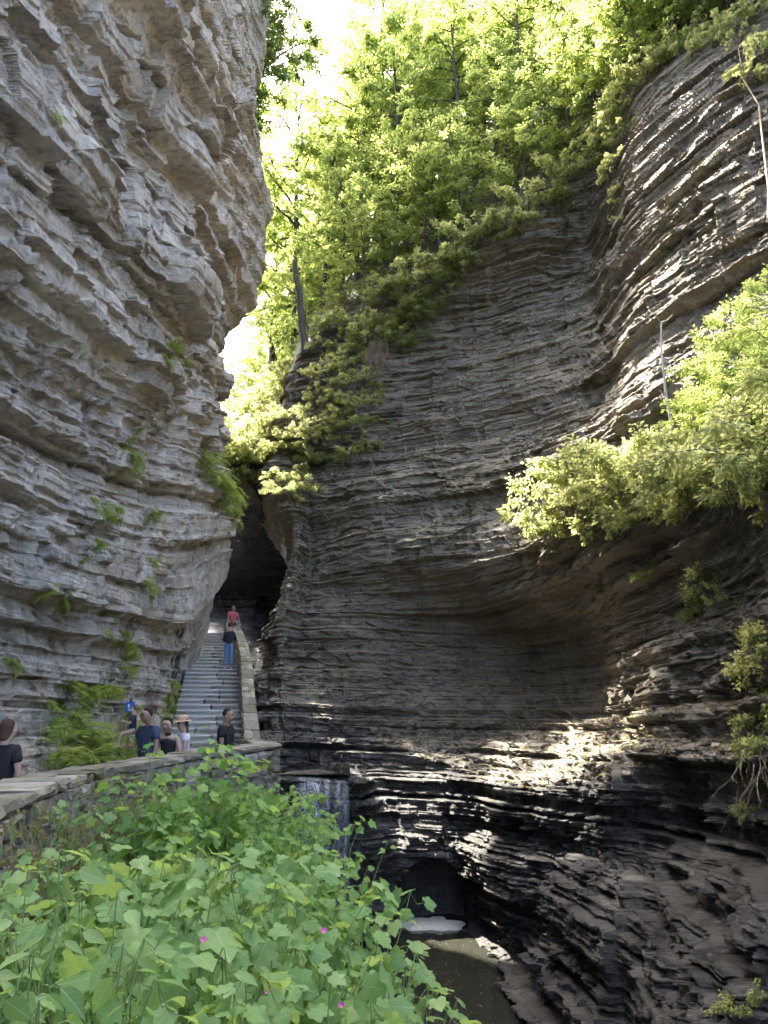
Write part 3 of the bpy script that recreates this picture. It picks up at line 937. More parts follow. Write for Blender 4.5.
# along the rim and the slope above it: (row, column) of the cliff
for (row, c, k, s) in [(1.9, 4.2, 2, .62), (1.75, 4.7, 0, .72), (1.95, 5.2, 2, .75), (1.85, 5.7, 1, .8), (1.95, 6.1, 2, .8), (1.9, 6.5, 0, .85), (1.93, 7.0, 2, .85), (1.85, 7.4, 1, .9), (1.95, 7.8, 2, .8),
                       (1.9, 8.2, 0, .85), (1.93, 8.6, 2, .85), (1.9, 9.0, 0, .8), (1.95, 9.4, 2, .75), (1.9, 9.8, 1, .8), (1.93, 10.2, 2, .7), (1.9, 10.6, 3, .7), (1.92, 11.1, 2, .6), (1.9, 11.7, 3, .6), (1.92, 12.3, 2, .6), (1.9, 12.9, 3, .65),
                       (1.95, 9.7, 2, 1.0), (1.95, 10.4, 2, 1.0), (1.93, 10.9, 0, .9), (1.95, 11.4, 2, .85), (1.95, 12.0, 2, .8), (1.93, 12.6, 2, .8),
                       (1.45, 4.4, 1, .85), (1.4, 5.0, 0, .95), (1.5, 5.5, 2, 1.0), (1.4, 6.0, 1, 1.0), (1.45, 6.8, 0, 1.0), (1.4, 7.5, 2, 1.1), (1.45, 8.3, 1, 1.0), (1.4, 9.2, 0, 1.0), (1.45, 10.0, 2, 1.0), (1.4, 11, 1, .9),
                       (1.0, 4.6, 0, 1.0), (1.0, 5.3, 1, 1.05), (1.0, 6.2, 2, 1.2), (.95, 7.2, 0, 1.1), (1.0, 8.2, 1, 1.1),
                       (1.2, 5.5, 1, 1.55), (1.0, 5.9, 0, 1.75), (1.3, 5.2, 1, 1.3), (.75, 5.0, 1, 1.25), (.8, 5.6, 0, 1.4), (.75, 6.3, 1, 1.4), (.8, 7.0, 0, 1.5), (1.25, 5.9, 1, 1.3), (1.2, 6.6, 0, 1.35), (1.25, 7.3, 1, 1.3), (1.2, 8.0, 0, 1.3), (1.25, 8.8, 1, 1.2), (1.2, 9.6, 0, 1.2), (1.6, 6.0, 1, 1.1), (1.6, 7.0, 1, 1.15), (1.6, 7.9, 1, 1.15), (1.62, 9.0, 1, 1.1), (1.6, 10.4, 0, 1.0)]:
    p = on_right(row, c)
    lean = .12 * (1 if row > 1.8 else .3)
    put_tree(k, (p.x, p.y, p.z - .2), r.uniform(0, 6.28), s * r.uniform(.92, 1.08), tilt=(lean * r.uniform(.2, 1.2), lean * r.uniform(-1, .4)))
# the wood beyond the cleft
for (px, d, zb, k, s) in [(206, 56, 15, 2, .8), (222, 60, 17, 0, .8), (236, 52, 15.5, 2, .75), (250, 63, 18, 1, .85), (262, 55, 18, 2, .85), (276, 60, 19, 0, .95), (288, 55, 20.5, 2, .95), (300, 64, 22, 1, 1.0), (316, 60, 24, 0, .95), (214, 75, 18, 2, .9), (240, 78, 20, 2, .9), (330, 62, 26, 2, 1.0),
                          (228, 48, 13.5, 2, .55), (244, 47, 14, 2, .6), (256, 50, 15.5, 2, .7), (270, 47, 16.5, 2, .7), (282, 49, 18.5, 2, .75), (294, 47, 20, 2, .8), (308, 50, 22, 0, .8), (320, 52, 24, 2, .9), (232, 66, 18, 1, .95), (284, 72, 24, 1, 1.1), (312, 75, 28, 0, 1.2), (335, 70, 30, 1, 1.2), (350, 60, 30, 0, 1.1), (345, 50, 28, 2, .9), (255, 70, 22, 1, 1.2), (300, 80, 28, 1, 1.5), (320, 66, 27, 1, 1.3), (270, 68, 24, 0, 1.2), (345, 75, 34, 1, 1.4), (238, 56, 18, 0, .9), (226, 52, 15, 2, .75), (272, 50, 18, 1, 1.7), (296, 49, 20, 1, 1.8), (318, 52, 24, 1, 1.6), (286, 60, 21, 1, 1.9)]:
    x, y, z = at(px, 400, d)
    put_tree(k, (x, y, zb), r.uniform(0, 6.28), s * r.uniform(.92, 1.08), 'bright green tree in the small wood seen through the gap beyond the stairs', group='trees in the gap beyond the stairs')
# trees on the far end of the left cliff, leaning over the gorge; and unseen ones added above the frame to shade it
for (x, y, z, k, s, tl) in [(-7.9, 32.4, 20.5, 3, .5, .5), (-7.8, 32.6, 23, 3, .6, .46), (-7.8, 32.4, 26, 3, .66, .44), (-7.9, 32.8, 28.5, 3, .74, .40), (-7.8, 32.2, 31, 3, .78, .40), (-7.9, 32.8, 33.5, 3, .8, .40), (-7.4, 31.8, 36, 3, .85, .38), (-7.4, 32.6, 39, 3, .9, .36), (-8.4, 33.2, 30, 3, .8, .48), (-8.2, 33.2, 35, 3, .85, .46), (-8.2, 33.0, 25, 3, .62, .5), (-8.2, 33.0, 38, 3, .9, .5)]:
    put_tree(k, (x, y, z), r.uniform(0, 6.28), s, 'darker fine leaved tree leaning from the far edge of the left cliff', (0, tl), 'trees leaning from the left cliff edge')
for (x, y, z, k, s) in [(-8.5, 24, 48.5, 0, 1.2), (-9.5, 28, 48.5, 1, 1.2), (-8.5, 31, 46.5, 2, 1.2), (-8.2, 19, 48, 0, 1.1), (-11, 34, 47, 1, 1.2), (-9, 14, 46, 2, 1.2), (-13, 31, 48, 0, 1.2), (-12.5, 37, 44, 2, 1.2)]:
    put_tree(k, (x, y, z), r.uniform(0, 6.28), s, 'big unseen tree added on top of the left cliff to shade the gorge', (0, .12), 'unseen trees added to shade the gorge')

for row, c, k, s in [(4.3, 12.1, 2, .36), (4.25, 12.7, 2, .42), (4.3, 13.2, 2, .4), (4.35, 11.4, 2, .26)]:
    p = on_right(row, c)
    put_tree(k, (p.x, p.y, p.z - .2), r.uniform(0, 6.28), s, 'young sunlit tree with a thin dark trunk in the ledge thicket', (.1, -.1), 'young trees in the ledge thicket')

# ------------------------------------------------------------------ shrubs on the cliffs
B_ARGS = [
    dict(seed=21, R=1.6, H=1.5, n_stem=16, leaves=4200, leaf=.105, mat='leaf_bush', drop=1.5, roots=22),
    dict(seed=22, R=1.3, H=1.0, n_stem=14, leaves=3400, leaf=.10, mat='leaf_bush', drop=2.2, roots=16),
    dict(seed=23, R=.8, H=.8, n_stem=10, leaves=1300, leaf=.10, mat='leaf_bush', drop=1.0),
]
BP = [make_bush('shrub', 'leafy shrub overhanging the top edge of the right cliff', 'shrub', 'shrubs hanging over the right cliff edge', a) for a in B_ARGS]
BU = [False] * 3


def put_bush(k, p, s, label=None, group=None, tilt=(0, 0), sink=.1):
    o = place(BP[k], not BU[k], (p[0], p[1], p[2] - sink), r.uniform(0, 6.28), s, label, tilt, group)
    BU[k] = True
    return o


for px, py, s in [(352, 300, 1.2), (366, 318, 1.1), (385, 300, 1.3), (402, 296, 1.3), (420, 285, 1.4), (436, 270, 1.4), (452, 258, 1.4), (470, 246, 1.5), (488, 232, 1.5), (506, 222, 1.4), (524, 212, 1.4), (543, 196, 1.4), (560, 186, 1.3), (578, 170, 1.3), (596, 158, 1.2), (606, 140, 1.2), (616, 118, 1.2), (628, 98, 1.2), (640, 84, 1.1), (654, 66, 1.0), (668, 52, .9), (684, 42, .9), (700, 38, .8), (720, 32, .8), (740, 22, .8), (760, 12, .8),
                  (400, 318, 1.0), (418, 308, 1.0), (440, 292, .9), (375, 336, 1.0), (395, 340, .9), (612, 168, .8), (622, 140, .8)]:
    p = spot_r(px, py)
    put_bush(r.choice([0, 1, 1]), p, s * .95, tilt=(r.uniform(.1, .5), r.uniform(-.3, .1)))
lab = 'straggling plant hanging on the bare upper right cliff face'
for px, py, s in [(612, 190, .6), (615, 205, .5), (618, 222, .45), (606, 165, .7), (742, 66, .6), (752, 80, .5), (740, 92, .45), (756, 50, .7), (735, 40, .7), (765, 40, .7), (714, 40, .7), (690, 52, .6), (505, 235, .6), (520, 226, .7), (548, 205, .7), (566, 196, .7)]:
    put_bush(r.choice([1, 2]), spot_r(px, py), s, lab, 'plants hanging on the upper right cliff', (.6, -.2))
lab = 'shrub on the steep vegetated slope left of the right cliff top'
for px, py, s in [(372, 330, 1.0), (384, 322, 1.0), (396, 330, 1.0), (410, 322, 1.0), (424, 312, .9), (436, 302, .9), (405, 345, .9), (390, 352, .8), (420, 332, .8), (360, 345, .9), (352, 385, .9), (345, 405, .8), (338, 420, .8), (370, 395, .6), (376, 420, .6), (366, 440, .6), (350, 455, .7), (332, 400, .8), (330, 330, 1.0), (318, 350, .9), (452, 280, .9), (466, 268, .9), (345, 330, 1.0), (335, 350, .9), (328, 372, .9), (345, 362, .8), (352, 425, .8), (362, 405, .8), (340, 440, .8), (318, 395, .7)]:
    put_bush(r.choice([0, 1, 2]), spot_r(px, py), s, lab, 'shrubs on the slope left of the cliff top', (.3, 0))
lab = 'bright shrub covering the ground above the dark cleft'
for row, c, s in [(1.97, .5, 1.1), (1.97, .9, 1.2), (1.97, 1.3, 1.2), (1.97, 1.7, 1.1), (1.97, 2.1, 1.1), (1.9, .7, 1.3), (1.9, 1.1, 1.3), (1.9, 1.5, 1.3), (1.9, 1.9, 1.2), (1.9, 2.4, 1.2), (1.8, .9, 1.5), (1.8, 1.4, 1.5), (1.8, 2.0, 1.4), (1.65, 1.0, 1.7), (1.65, 1.6, 1.7), (1.65, 2.2, 1.6), (1.98, 2.5, 1.0), (1.9, 2.8, 1.1), (1.75, 2.7, 1.3), (1.6, 2.9, 1.4), (1.85, 3.2, 1.2), (1.7, 3.5, 1.2)]:
    put_bush(r.choice([0, 1]), on_right(row, c), s, lab, 'shrubs above the dark cleft')
lab = 'dense green shrub cloaking the projecting rock knob beside the dark cave'
for px, py, s in [(266, 425, .8), (278, 412, .9), (292, 420, 1.0), (272, 450, .9), (288, 445, 1.0), (304, 440, 1.0), (318, 430, .9), (276, 475, .9), (294, 470, 1.1), (310, 462, 1.0), (326, 455, .9), (300, 488, .9), (283, 490, .8), (258, 400, .9), (246, 440, .9), (236, 452, .8)]:
    put_bush(r.choice([0, 1]), spot_r(px, py), s * .9, lab, 'shrubs on the rock knob by the cave', (.3, -.1))

# the bright thicket on the ledge of the right cliff
lab = 'bright sunlit shrub in the thicket on the right cliff ledge'
for row, c, s, k, tl in [(4.9, 8.75, 1.0, 1, (.4, -.3)), (4.8, 9.0, 1.25, 0, (.3, -.3)), (4.95, 9.3, 1.15, 1, (.5, -.4)), (4.7, 9.4, 1.4, 0, (.2, -.3)), (4.95, 9.7, 1.1, 1, (.5, -.3)), (4.7, 9.8, 1.3, 0, (.2, -.2)), (4.95, 10.1, 1.0, 1, (.5, -.5)), (4.75, 10.3, 1.3, 0, (.3, -.3)), (4.5, 9.6, 1.2, 0, (0, -.2)),
                         (4.9, 10.7, 1.0, 1, (.5, -.4)), (4.6, 10.9, 1.3, 0, (.2, -.3)), (4.9, 11.2, 1.05, 1, (.5, -.3)), (4.55, 11.4, 1.3, 0, (.2, -.2)), (4.9, 11.7, .95, 1, (.5, -.2)), (4.6, 12.0, 1.2, 0, (.2, -.2)), (4.9, 12.3, .85, 1, (.5, -.3)), (4.5, 12.5, 1.2, 0, (.1, -.2)), (4.9, 12.9, .8, 1, (.5, -.3)), (4.5, 13.0, 1.2, 0, (0, -.2)), (4.2, 12.3, 1.3, 0, (0, 0)), (4.15, 12.8, 1.3, 0, (0, 0)), (4.3, 11.6, 1.2, 0, (0, 0)), (4.3, 13.3, 1.2, 0, (0, 0)), (4.1, 12.0, 1.1, 0, (0, 0))]:
    put_bush(k, on_right(row, c), s, lab, 'thicket of shrubs on the right ledge', tl)
lab = 'green leafy plant hanging on the dark rock at the right edge'
for px, py, s in [(705, 592, .75), (722, 600, .6), (690, 612, .5), (757, 650, .6), (765, 660, .8), (752, 715, .6), (762, 735, .7), (760, 790, .5), (748, 800, .45)]:
    put_bush(2, spot_r(px, py), s, lab, 'green plants on the rock at the right edge', (.6, -.3))
put_bush(2, spot_r(640, 572), .55, 'tuft of green leaves on the sunlit rock rib', tilt=(.5, -.2))
put_bush(2, spot_r(742, 1000), .4, 'low yellow green plant between the stones in the bottom right corner', tilt=(.3, -.2))


# ------------------------------------------------------------------ stone and soil materials
def stone_material(name, a, b, c, moss=(.09, .11, .03), mossy=.56):
    m, nt, p = mat_new(name)
    P = geo_pos(nt)
    isl = N(nt, 'ShaderNodeNewGeometry').outputs['Random Per Island']
    f = noise(nt, 6, 8, .7, P)
    t = math_(nt, 'ADD', math_(nt, 'MULTIPLY', isl, .6), math_(nt, 'MULTIPLY', f, .6))
    col = ramp(nt, t, [(.2, a), (.6, b), (.95, c)])
    k = math_(nt, 'MULTIPLY', math_(nt, 'SUBTRACT', noise(nt, 1.7, 6, .7, P), mossy), 6, True)
    col = mix(nt, math_(nt, 'MULTIPLY', k, .75), col, moss)
    nt.links.new(col, p.inputs['Base Color'])
    p.inputs['Roughness'].default_value = .85
    bump(nt, p, noise(nt, 14, 8, .7, P), .7, .03)
    return m


M['wall'] = stone_material('wall_stone', (.12, .105, .08), (.28, .25, .195), (.46, .42, .34), (.12, .13, .035), .48)
M['step'] = stone_material('step_stone', (.30, .285, .26), (.50, .48, .44), (.64, .62, .57), (.26, .24, .18))
M['mortar'] = stone_material('mortar', (.07, .065, .06), (.12, .11, .10), (.16, .15, .13))
M['path'] = stone_material('path_stone', (.16, .15, .14), (.26, .25, .23), (.34, .33, .30))
m, nt, p = mat_new('soil')
P_ = geo_pos(nt)
nt.links.new(ramp(nt, noise(nt, 3, 8, .7, P_), [(.3, (.03, .028, .02)), (.55, (.07, .06, .035)), (.75, (.05, .08, .02))]), p.inputs['Base Color'])
p.inputs['Roughness'].default_value = .95
bump(nt, p, noise(nt, 12, 8, .7, P_), .8, .05)
M['soil'] = m

# unit stone: a cube of 26 points with rounded edges
_idx = [(x, y, z) for x in (-1, 0, 1) for y in (-1, 0, 1) for z in (-1, 0, 1) if (x, y, z) != (0, 0, 0)]
_lut = {q: i for i, q in enumerate(_idx)}
STONE_V = np.array([(np.array(q) * {1: 1.0, 2: .965, 3: .90}[sum(abs(c) for c in q)]) for q in _idx]) * .5
STONE_F = []
for ax in range(3):
    for sg in (-1, 1):
        u, w_ = [(1, 2), (2, 0), (0, 1)][ax]
        for a in (-1, 0):
            for b in (-1, 0):
                q = []
                for (da, db) in ((0, 0), (1, 0), (1, 1), (0, 1)):
                    t = [0, 0, 0]; t[ax] = sg; t[u] = a + da; t[w_] = b + db; q.append(_lut[tuple(t)])
                STONE_F.append(q if sg > 0 else q[::-1])
STONE_F = np.array(STONE_F)


def stone(g, c, size, rz, r, jit=.11, pitch=0.0):
    v = STONE_V * np.array(size) * (1 + r.normal(size=STONE_V.shape) * jit * .5)
    v = v + r.normal(size=v.shape) * jit * min(size) * .5
    ca, sa = math.cos(rz), math.sin(rz)
    cp, sp = math.cos(pitch), math.sin(pitch)
    v = np.stack([v[:, 0] * cp - v[:, 2] * sp, v[:, 1], v[:, 0] * sp + v[:, 2] * cp], -1)
    v = np.stack([v[:, 0] * ca - v[:, 1] * sa, v[:, 0] * sa + v[:, 1] * ca, v[:, 2]], -1) + np.array(c)
    g.quads(v, STONE_F)


def walk(line, step):
    """points along a polyline: position (x,y,z), heading"""
    q = np.array(line, float)
    n = 60
    t = np.linspace(0, len(q) - 1, n * (len(q) - 1) + 1)
    s = spline_weights(t, len(q), .5) @ q
    L = np.concatenate([[0], np.cumsum(np.linalg.norm(np.diff(s[:, :2], axis=0), axis=1))])
    return s, L


def along(s, L, d):
    p = np.array([np.interp(d, L, s[:, k]) for k in range(s.shape[1])])
    e = np.array([np.interp(d + .05, L, s[:, k]) for k in range(s.shape[1])])
    b = np.array([np.interp(d - .05, L, s[:, k]) for k in range(s.shape[1])])
    return p, math.atan2(e[1] - b[1], e[0] - b[0])


def stone_wall(label, line, bottom, thick, seed, course=.13, cat='wall'):
    """LINE: (x, y, z of the top). Dry looking stone courses round a core, thin coping slabs on top"""
    r = np.random.default_rng(seed)
    s, L = walk(line, .1)
    root = empty('stone_wall', (float(s[0, 0]), float(s[0, 1]), 0), label=label, cat=cat)
    o0 = np.array([s[0, 0], s[0, 1], 0])
    g, cp, core = Geo(), Geo(), Geo()
    # core
    n = int(L[-1] / .3) + 2
    ring = []
    for d in np.linspace(0, L[-1], n):
        p, h = along(s, L, d)
        nx, ny = -math.sin(h), math.cos(h)
        b = bottom(p)
        for (k, z) in ((1, b), (1, p[2] - .06), (-1, p[2] - .06), (-1, b)):
            ring.append((p[0] + nx * k * (thick / 2 - .05), p[1] + ny * k * (thick / 2 - .05), z))
    i = np.arange(n * 4).reshape(n, 4)
    f = np.stack([i[:-1], np.roll(i, -1, 1)[:-1], np.roll(i, -1, 1)[1:], i[1:]], -1).reshape(-1, 4)
    core.quads(np.array(ring) - o0, np.concatenate([f, [[0, 1, 2, 3], [n * 4 - 1, n * 4 - 2, n * 4 - 3, n * 4 - 4]]]))
    # facing stones on both sides and both ends
    for side in (1, -1):
        d = 0
        while d < L[-1]:
            ln = r.uniform(.12, .5)
            p, h = along(s, L, d + ln / 2)
            nx, ny = -math.sin(h), math.cos(h)
            z = p[2] - .05
            b = max(bottom(p), p[2] - 2.6)
            while z > b:
                ch = course * r.uniform(.4, 1.5)
                w1 = ln * r.uniform(.85, 1.1)
                sh = r.uniform(-.06, .06)
                c = np.array([p[0] + nx * side * (thick / 2 - .06) + math.cos(h) * sh, p[1] + ny * side * (thick / 2 - .06) + math.sin(h) * sh, z - ch / 2]) - o0
                stone(g, c, (w1, .16 + r.uniform(-.02, .05), ch * .93), h + r.normal() * .04, r)
                z -= ch
            d += ln * .96
    for e in (0, L[-1]):
        p, h = along(s, L, e)
        z = p[2] - .05
        while z > max(bottom(p), p[2] - 2.4):
            ch = course * r.uniform(.7, 1.3)
            for k in (-.27, .22):
                c = np.array([p[0] - math.sin(h) * thick * k, p[1] + math.cos(h) * thick * k, z - ch / 2]) - o0
                stone(g, c, (.24, thick * .52, ch * .93), h + r.normal() * .05, r)
            z -= ch
    d = -.1
    while d < L[-1]:
        ln = r.uniform(.35, .8)
        p, h = along(s, L, min(d + ln / 2, L[-1]))
        sl = math.atan2(along(s, L, d + ln)[0][2] - along(s, L, d)[0][2], ln)
        for k in ((-.27, .25) if r.random() < .6 else (0,)):
            wd = thick * (.56 if k else 1.1)
            c = np.array([p[0] - math.sin(h) * thick * k, p[1] + math.cos(h) * thick * k, p[2] + r.uniform(-.01, .02)]) - o0
            stone(cp, c, (ln * 1.02, wd, .09 * r.uniform(.8, 1.3)), h + r.normal() * .04, r, .09, sl)
        d += ln * .98
    core.build('core', M['mortar'], root)
    g.build('facing', M['wall'], root)
    cp.build('coping', M['wall'], root)
    return root


def gnd(x, y):
    """the slope outside the wall, dropping into the gorge"""
    xe = np.interp(y, [0, 2, 4, 6, 9, 13, 17, 22], [1.6, 1.0, .45, .05, -.7, -1.5, -2.2, -3.2])
    t = x - xe
    return -.75 + .05 * y - .25 * np.clip(x + 2.5, 0, 4) - 5.5 * smooth(-.3, 1.3, t)


def ground():
    xs = np.linspace(-4.6, 3.2, 110); ys = np.linspace(-3, 24, 200)
    X, Y = np.meshgrid(xs, ys)
    Z = gnd(X, Y) + .12 * fbm(X * 1.3, Y * 1.3, X * 0, 4, 3)
    X2 = X + .25 * fbm(Z * 3, Y * .6, X, 3, 6) * smooth(-1.5, -3, Z)
    o = new_obj('gorge_bank', np.stack([X2, Y, Z], -1).reshape(-1, 3), grid_faces(*X.shape), M['soil'], smooth_shade=False)
    tag(o, kind='structure')


ground()

WALL_LINE = [(3.0, .35, 1.0), (1.0, .45, 1.0), (-.8, .8, 1.0), (-2.05, 2.6, .98), (-2.85, 5.2, .97), (-3.35, 7.4, .98), (-3.55, 9.6, 1.0), (-3.1, 12.0, 1.05), (-2.3, 14.2, 1.12)]
stone_wall('low stone wall curving along the path behind the foreground plants', WALL_LINE, lambda p: float(gnd(p[0] + .4, p[1])) - .3, .55, 41)
stone_wall('short stone wall end turning from the path towards the stairs', [(-2.2, 14.45, 1.14), (-2.5, 15.4, 1.16), (-2.95, 16.7, 1.14)], lambda p: -1.6, .5, 42)


def path():
    # flat floor between the wall and the left cliff
    s, L = walk(WALL_LINE, .1)
    v = []
    n = 120
    for d in np.linspace(0, L[-1], n):
        p, h = along(s, L, d)
        v.append((p[0], p[1], 0)); v.append((-8, p[1] - (1.5 if p[1] < 3 else 0) * 1.0, 0))
    i = np.arange(n * 2).reshape(n, 2)
    f = np.stack([i[:-1, 0], i[1:, 0], i[1:, 1], i[:-1, 1]], -1)
    o = new_obj('path', np.array(v), f, M['path']); tag(o, kind='structure')
    new = new_obj('path', np.array([(-8, 13.9, .004), (-2.5, 13.9, .004), (-3.1, 18.4, .004), (-8, 18.4, .004)]), np.array([[0, 1, 2, 3]]), M['path']); tag(new, kind='structure')
    new = new_obj('path', np.array([(-8, -12, -.004), (4, -12, -.004), (4, .4, -.004), (-8, 3, -.004)]), np.array([[0, 1, 2, 3]]), M['path']); tag(new, kind='structure')


path()

# ------------------------------------------------------------------ the staircase
ST = [(-4.22, 18.0), (-5.3, 23.0), (-6.62, 29.0), (-8.5, 35.5)]
ST_S, ST_L = walk([(x, y, 0) for x, y in ST], .1)
N_STEP, RISE = 32, .173
TREAD = ST_L[-1] / N_STEP


def stair_at(d):
    p, h = along(ST_S, ST_L, d)
    return p, h, (d / TREAD) * RISE


root = empty('staircase', (ST[0][0], ST[0][1], 0), label='long straight flight of worn grey stone stairs climbing along the left cliff', cat='stairs')
rs = np.random.default_rng(9)
for k in range(N_STEP):
    p, h, z = stair_at((k + .5) * TREAD)
    g = Geo()
    # a step is two or three slabs with a thin overhanging nose
    wd = 2.35; cuts = [-wd / 2 + .18, wd / 2 + .18]
    if rs.random() < .8: cuts.insert(1, rs.uniform(-.4, .4))
    for a, b in zip(cuts[:-1], cuts[1:]):
        m_ = (a + b) / 2
        c = np.array([p[0] - math.sin(h) * -m_ , p[1] + math.cos(h) * -m_, (k + 1) * RISE - .035]) - np.array(root.location)
        stone(g, c, (TREAD * 1.22, (b - a) * 1.0, .085), h + rs.normal() * .006, rs, .025)
        c2 = c + np.array([math.cos(h) * .07, math.sin(h) * .07, -.15])
        stone(g, c2, (TREAD * 1.15, (b - a) * 1.02, .28), h, rs, .01)
    g.build('step', M['step'], root)
top_line = []
for d in np.linspace(0, ST_L[-1], 7):
    p, h, z = stair_at(d)
    nx, ny = math.sin(h), -math.cos(h)
    top_line.append((p[0] + nx * 1.18, p[1] + ny * 1.18, z + .82))
stone_wall('stone parapet rising along the right side of the stairs', top_line, lambda p: -1.6, .36, 43)

# ------------------------------------------------------------------ falling and standing water
m, nt, p = mat_new('falling_water')
P_ = geo_pos(nt)
st = noise(nt, 6, 5, .65, scaled(nt, P_, 3, 3, .28))
st2 = noise(nt, 20, 4, .6, scaled(nt, P_, 3, 3, .15))
a_ = math_(nt, 'MULTIPLY', math_(nt, 'SUBTRACT', math_(nt, 'ADD', math_(nt, 'MULTIPLY', st, .7), math_(nt, 'MULTIPLY', st2, .4)), .48), 5, True)
p.inputs['Base Color'].default_value = (.76, .80, .84, 1)
p.inputs['Roughness'].default_value = .25
ed = N(nt, 'ShaderNodeAttribute', _attribute_name='rock')
nt.links.new(math_(nt, 'MULTIPLY', math_(nt, 'ADD', math_(nt, 'MULTIPLY', a_, .95), .05), ed.outputs['Fac']), p.inputs['Alpha'])
M['fall'] = m
m, nt, p = mat_new('foam')
P_ = geo_pos(nt)
nt.links.new(ramp(nt, noise(nt, 9, 6, .7, P_), [(.3, (.66, .58, .44)), (.6, (.88, .82, .68))]), p.inputs['Base Color'])
p.inputs['Roughness'].default_value = .8
bump(nt, p, noise(nt, 20, 6, .7, P_), .8, .04)
M['foam'] = m


def waterfall():
    rows = [(772, 25.5), (776, 23.7), (784, 23.3), (800, 23.0), (830, 22.8), (870, 22.6), (910, 22.4), (930, 22.3)]
    px = np.linspace(292, 362, 60)
    C = np.array([[at(x, y + .08 * (x - 300), d) for x in px] for y, d in rows])
    t = np.linspace(0, len(rows) - 1, 90)
    V = np.einsum('ri,ijk->rjk', spline_weights(t, len(rows), .5), C)
    V[..., 1] += .16 * fbm(V[..., 0] * 3, V[..., 0] * 0, V[..., 2] * .35, 3, 4) + .05 * fbm(V[..., 0] * 12, V[..., 0] * 0, V[..., 2] * .8, 2, 5)
    o = new_obj('waterfall', V.reshape(-1, 3), grid_faces(*V.shape[:2]), M['fall'], smooth_shade=True)
    u = np.broadcast_to(np.linspace(0, 1, 60)[None, :], V.shape[:2]); w_ = np.broadcast_to(np.linspace(0, 1, 90)[:, None], V.shape[:2])
    e = smooth(0, .12, u) * (1 - smooth(.3, .95, u + .45 * fbm(u * 9, u * 0, w_ * .8, 3, 8))) * (.35 + .65 * smooth(0, .3, w_)) * (.55 + .7 * np.clip(fbm(u * 14, u * 0, w_ * .4, 2, 12), -.5, 1))
    set_col(o, 'rock', np.repeat(e.reshape(-1, 1), 4, 1)); tag(o, kind='structure')
    v = [(-9, 23.6, .02), (-1.0, 23.6, .02), (-1.2, 27, .06), (-4, 31, .06), (-9, 44, .06), (-14, 44, .06)]
    tag(new_obj('stream_water', v, [tuple(range(6))], M['water']), kind='structure')


waterfall()


def foam():
    r = np.random.default_rng(3)
    n = 40
    th = np.linspace(0, 2 * np.pi, n, endpoint=False)
    v = [(1.42, 25.2, WATER_Z + .12)]
    for k, f in ((1, .55), (2, .85), (3, 1.0)):
        rr = 1 + .42 * np.array([vnoise(np.array([math.cos(a) * 3.]), np.array([math.sin(a) * 3.]), np.array([.5]), 5)[0] for a in th])
        for a, q in zip(th, rr):
            v.append((1.42 + 1.05 * f * q * math.cos(a), 25.0 + .75 * f * q * math.sin(a), WATER_Z + (.12, .09, .005)[k - 1] + r.normal() * .012 * (k < 3)))
    fc = [(0, 1 + i, 1 + (i + 1) % n) for i in range(n)]
    for k in (0, 1):
        for i in range(n):
            a = 1 + k * n + i; b = 1 + k * n + (i + 1) % n
            fc.append((a, a + n, b + n, b))
    tag(new_obj('foam', v, fc, M['foam'], smooth_shade=True), kind='stuff')
    g = Geo()
    P = np.stack([r.uniform(.2, 2.6, 260), r.uniform(14.5, 25, 260), np.full(260, WATER_Z + .006)], -1)
    d = rnd_unit(r, 260); d[:, 2] = 0
    shape_leaves(g, P, d, np.tile([0, 0, 1.], (260, 1)), r.uniform(.03, .09, 260), RHOMB, RHOMB_F, r.random(260))
    tag(g.build('floating_leaves', M['leaf_dry'], colour=True), kind='stuff')


foam()

# ------------------------------------------------------------------ litter on the sunlit ledge
m, nt, p = mat_new('shale_chips')
isl = N(nt, 'ShaderNodeNewGeometry').outputs['Random Per Island']
nt.links.new(ramp(nt, isl, [(0, (.09, .075, .06)), (.5, (.22, .18, .14)), (1, (.34, .29, .23))]), p.inputs['Base Color'])
p.inputs['Roughness'].default_value = .85
M['chips'] = m


def litter():
    r = np.random.default_rng(8)
    T = np.broadcast_to(R_TR[:, None], RIGHT_Q.shape[:2]); Cc = np.broadcast_to(R_TC[None, :], RIGHT_Q.shape[:2])
    m = (T > 6.9) & (T < 8.02) & (Cc > 5.5) & (Cc < 13)
    Q = RIGHT_Q[m]
    g = Geo()
    for k in range(800):
        c = Q[r.integers(len(Q))]
        sz = .04 + .16 * r.random() ** 3
        stone(g, c + np.array([0, 0, sz * .12]), (sz * 1.5, sz, sz * .35), r.uniform(0, 6.28), r, .2, r.normal() * .25)
    tag(g.build('shale_rubble', M['chips']), kind='stuff')
    g = Geo()
    n = 5000
    P = Q[r.integers(len(Q), size=n)] + np.array([0, 0, .02])
    d = rnd_unit(r, n); d[:, 2] *= .3
    shape_leaves(g, P, d, np.array([0, 0, 1.]) + r.normal(size=(n, 3)) * .4, r.uniform(.05, .12, n), RHOMB, RHOMB_F, r.random(n) * .5)
    tag(g.build('leaf_litter', M['leaf_dry'], colour=True), kind='stuff')


litter()

# ------------------------------------------------------------------ dead wood, roots, sign
g = Geo(); rr = np.random.default_rng(4)
b = spot_r(303, 348)
p0 = np.array([b.x, b.y - .1, b.z - .4]); p1 = np.array(at(294, 258, b.y - .1))
t = np.linspace(0, 1, 9)[:, None]
g.tube(p0 + (p1 - p0) * t + rr.normal(size=(9, 3)) * .04, np.linspace(.27, .15, 9), 9)
o = empty('dead_tree', tuple(p0), label='tall broken dark trunk standing alone above the vegetated knob', cat='dead tree')
tr = g.build('trunk', M['bark'], o, smooth_shade=True); tr.location = (-p0[0], -p0[1], -p0[2])

